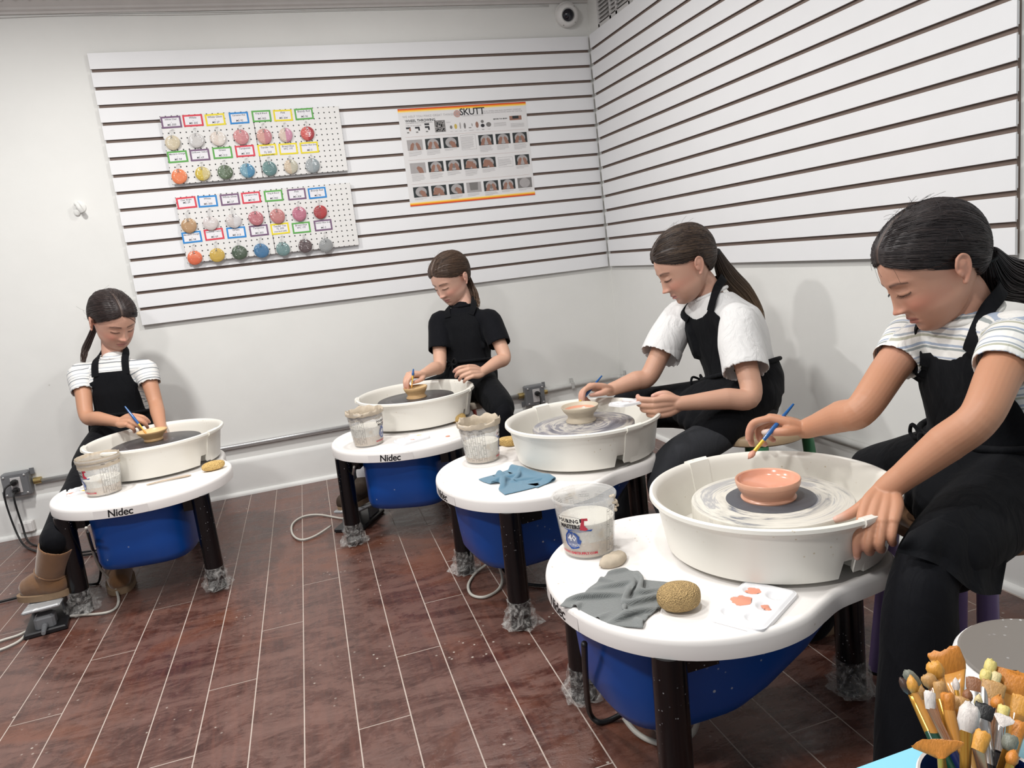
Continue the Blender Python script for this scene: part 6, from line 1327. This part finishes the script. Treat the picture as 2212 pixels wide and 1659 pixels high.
brush_held(at(1236, 888, 2.50), None, at(1300, 812, 2.60), .013, 'blue paintbrush with pink tip held over the buff bowl')
brush_held(at(1617, 990, 1.67), None, at(1714, 873, 1.715), .014, 'blue paintbrush with pink tip held over nearest wheel')
# hanging side of the nearest girl's apron
bD = PEOPLE[3][0]; top = [at(1962, 1150, 1.31), at(2030, 1115, 1.31), at(2110, 1090, 1.335), at(2200, 1075, 1.40)]; bot = [at(1935, 1192, 1.285), at(2025, 1220, 1.268), at(2105, 1280, 1.272), at(2162, 1284, 1.31)]
T_, B_ = spline(top, 34), spline(bot, 34); dv = []; df = []
for i in range(19):
    u = i / 18
    for j in range(34): p = T_[j] * (1 - u) + B_[j] * u; dv.append(p + tocam(p) * (.012 * math.sin(PI * min(1, u * 1.2)) + .005 * math.sin(j * .75 + u * 2) * u))
dv = np.array(dv); n_ = len(dv)
for i in range(18):
    for j in range(33): q = i * 34 + j; df += [(q, q + 34, q + 35, q + 1)]
ring = list(range(34)) + [i * 34 + 33 for i in range(1, 19)] + [18 * 34 + j for j in range(32, -1, -1)] + [i * 34 for i in range(17, 0, -1)]
bk = dv + np.array([-tocam(p) * .004 for p in dv]); fa = df + [tuple(x + n_ for x in q[::-1]) for q in df] + [(ring[i], ring[(i + 1) % len(ring)], ring[(i + 1) % len(ring)] + n_, ring[i] + n_) for i in range(len(ring))]
obj('apron_panel', MB().add(np.r_[dv, bk], fa), M_apron, bD, smooth=60, world=np.array(bD.location))
# palette in the white-shirted girl's hand
pc = at(1366, 872, 2.36); po = palette(pc, 0, 'white palette held in the hand of white-shirted girl', [(1, M_opaint, .015, (0, 0)), (4, M_opaint, .014, (0, 0)), (0, M_opaint, .010, (0, 0))], .135, .09, tilt=(.10, -.04, 3.25))
# shoes
def boot(bot, top, toe, label):
    """sheepskin boot: foot, creased shaft with an open cuff, thick sole"""
    e = empty('boot', (bot[0], bot[1], 0), label, 'boot', 'pair of tan suede boots'); o = V(bot[0], bot[1], 0); z0 = toe[2]; d = unit((np.asarray(toe) - bot) * V(1, 1, 0)); mb = MB()
    hl = V(bot[0], bot[1], z0 + .046) - d * .018; t = V(toe[0], toe[1], z0 + .038) - d * .034
    limb(mb, [hl, hl + (t - hl) * .5 + V(0, 0, .006), t], [.046, .047, .038], 22, 5)
    sleeve(mb, [V(bot[0], bot[1], z0 + .035), V(bot[0], bot[1], z0 + .06) * .85 + np.asarray(top) * .15, (V(bot[0], bot[1], z0 + .06) + top) / 2, top], [.046, .047, .051, .053], .006, .04)
    me = remesh('boot_upper', mb, .004, 4); v = mverts(me); v[:, 2] = np.maximum(v[:, 2], z0 + .010); set_verts(me, v); mobj('boot_upper', me, M_suede, e, o)
    n = 32; th = np.arange(n) * 2 * PI / n; c_ = (hl + t) / 2; Lh = np.linalg.norm((t - hl)[:2]) / 2 + .047; lat = np.cross(UPV, d)
    pr = [c_[:2] + d[:2] * Lh * math.cos(a) + lat[:2] * .050 * np.sign(math.sin(a)) * abs(math.sin(a)) ** .7 for a in th]
    obj('boot_sole', MB().prism(pr, z0, z0 + .020), M_sole, e, smooth=30, world=o)
    ax = unit(np.asarray(top) - V(bot[0], bot[1], z0 + .06)); a1, a2 = frame(ax); q = V(bot[0], bot[1], z0 + .06) + (np.asarray(top) - V(bot[0], bot[1], z0 + .06)) * .22
    obj('boot_seam', MB().tube([q + .0505 * (math.cos(a) * a1 + math.sin(a) * a2) for a in np.linspace(0, 2 * PI, 33)], .0022, 6), M_suede, e, smooth=180, world=o)
BB, BT = onz(110, 1256, .13), onz(121, 1178, .262)
boot(BB, BT, onz(52, 1292, .082), 'tan suede boot pressing the foot pedal')
boot(V(-2.515, -.86, 0), V(-2.515, -.845, .19), V(-2.49, -1.0, .0), 'tan suede boot behind the far left blue tub')
M_clog = pmat('dark_brown_clog', (.055, .035, .022), .7, var=.3)
shoe('c', V(-1.555, -.715, .1), V(-1.675, -.84, .082), M_clog, 'dark brown clog on the second foot pedal', M_sole, .06, .042)
shoe('c', V(-.93, -.86, .06), V(-1.0, -1.0, .0), M_clog, 'dark brown clog under the second wheel', M_sole, .06, .042)
shoe('c', V(-.70, -1.98, .05), V(-.82, -2.0, .0), M_blk, 'black shoe of the girl in white shirt', M_sole, .06, .042)
shoe('c', V(-.68, -1.40, .05), V(-.80, -1.40, .0), M_blk, 'black shoe behind the third wheel', M_sole, .06, .042)
shoe('c', V(-.80, -2.93, .05), V(-.92, -2.95, .0), M_blk, 'black shoe of the nearest girl', M_sole, .06, .042)
shoe('c', V(-.60, -2.35, .05), V(-.72, -2.33, .0), M_blk, 'black shoe beyond the nearest wheel', M_sole, .06, .042)
sk = MB(); limb(sk, [V(-1.548, -.70, .20), V(-1.56, -.715, .12), V(-1.60, -.765, .105)], [.033, .034, .036], 18, 5)
so_ = obj('sock', sk, pmat('white_sock', (.72, .72, .74), .9), PEOPLE[1][0], smooth=180, world=np.array(PEOPLE[1][0].location))
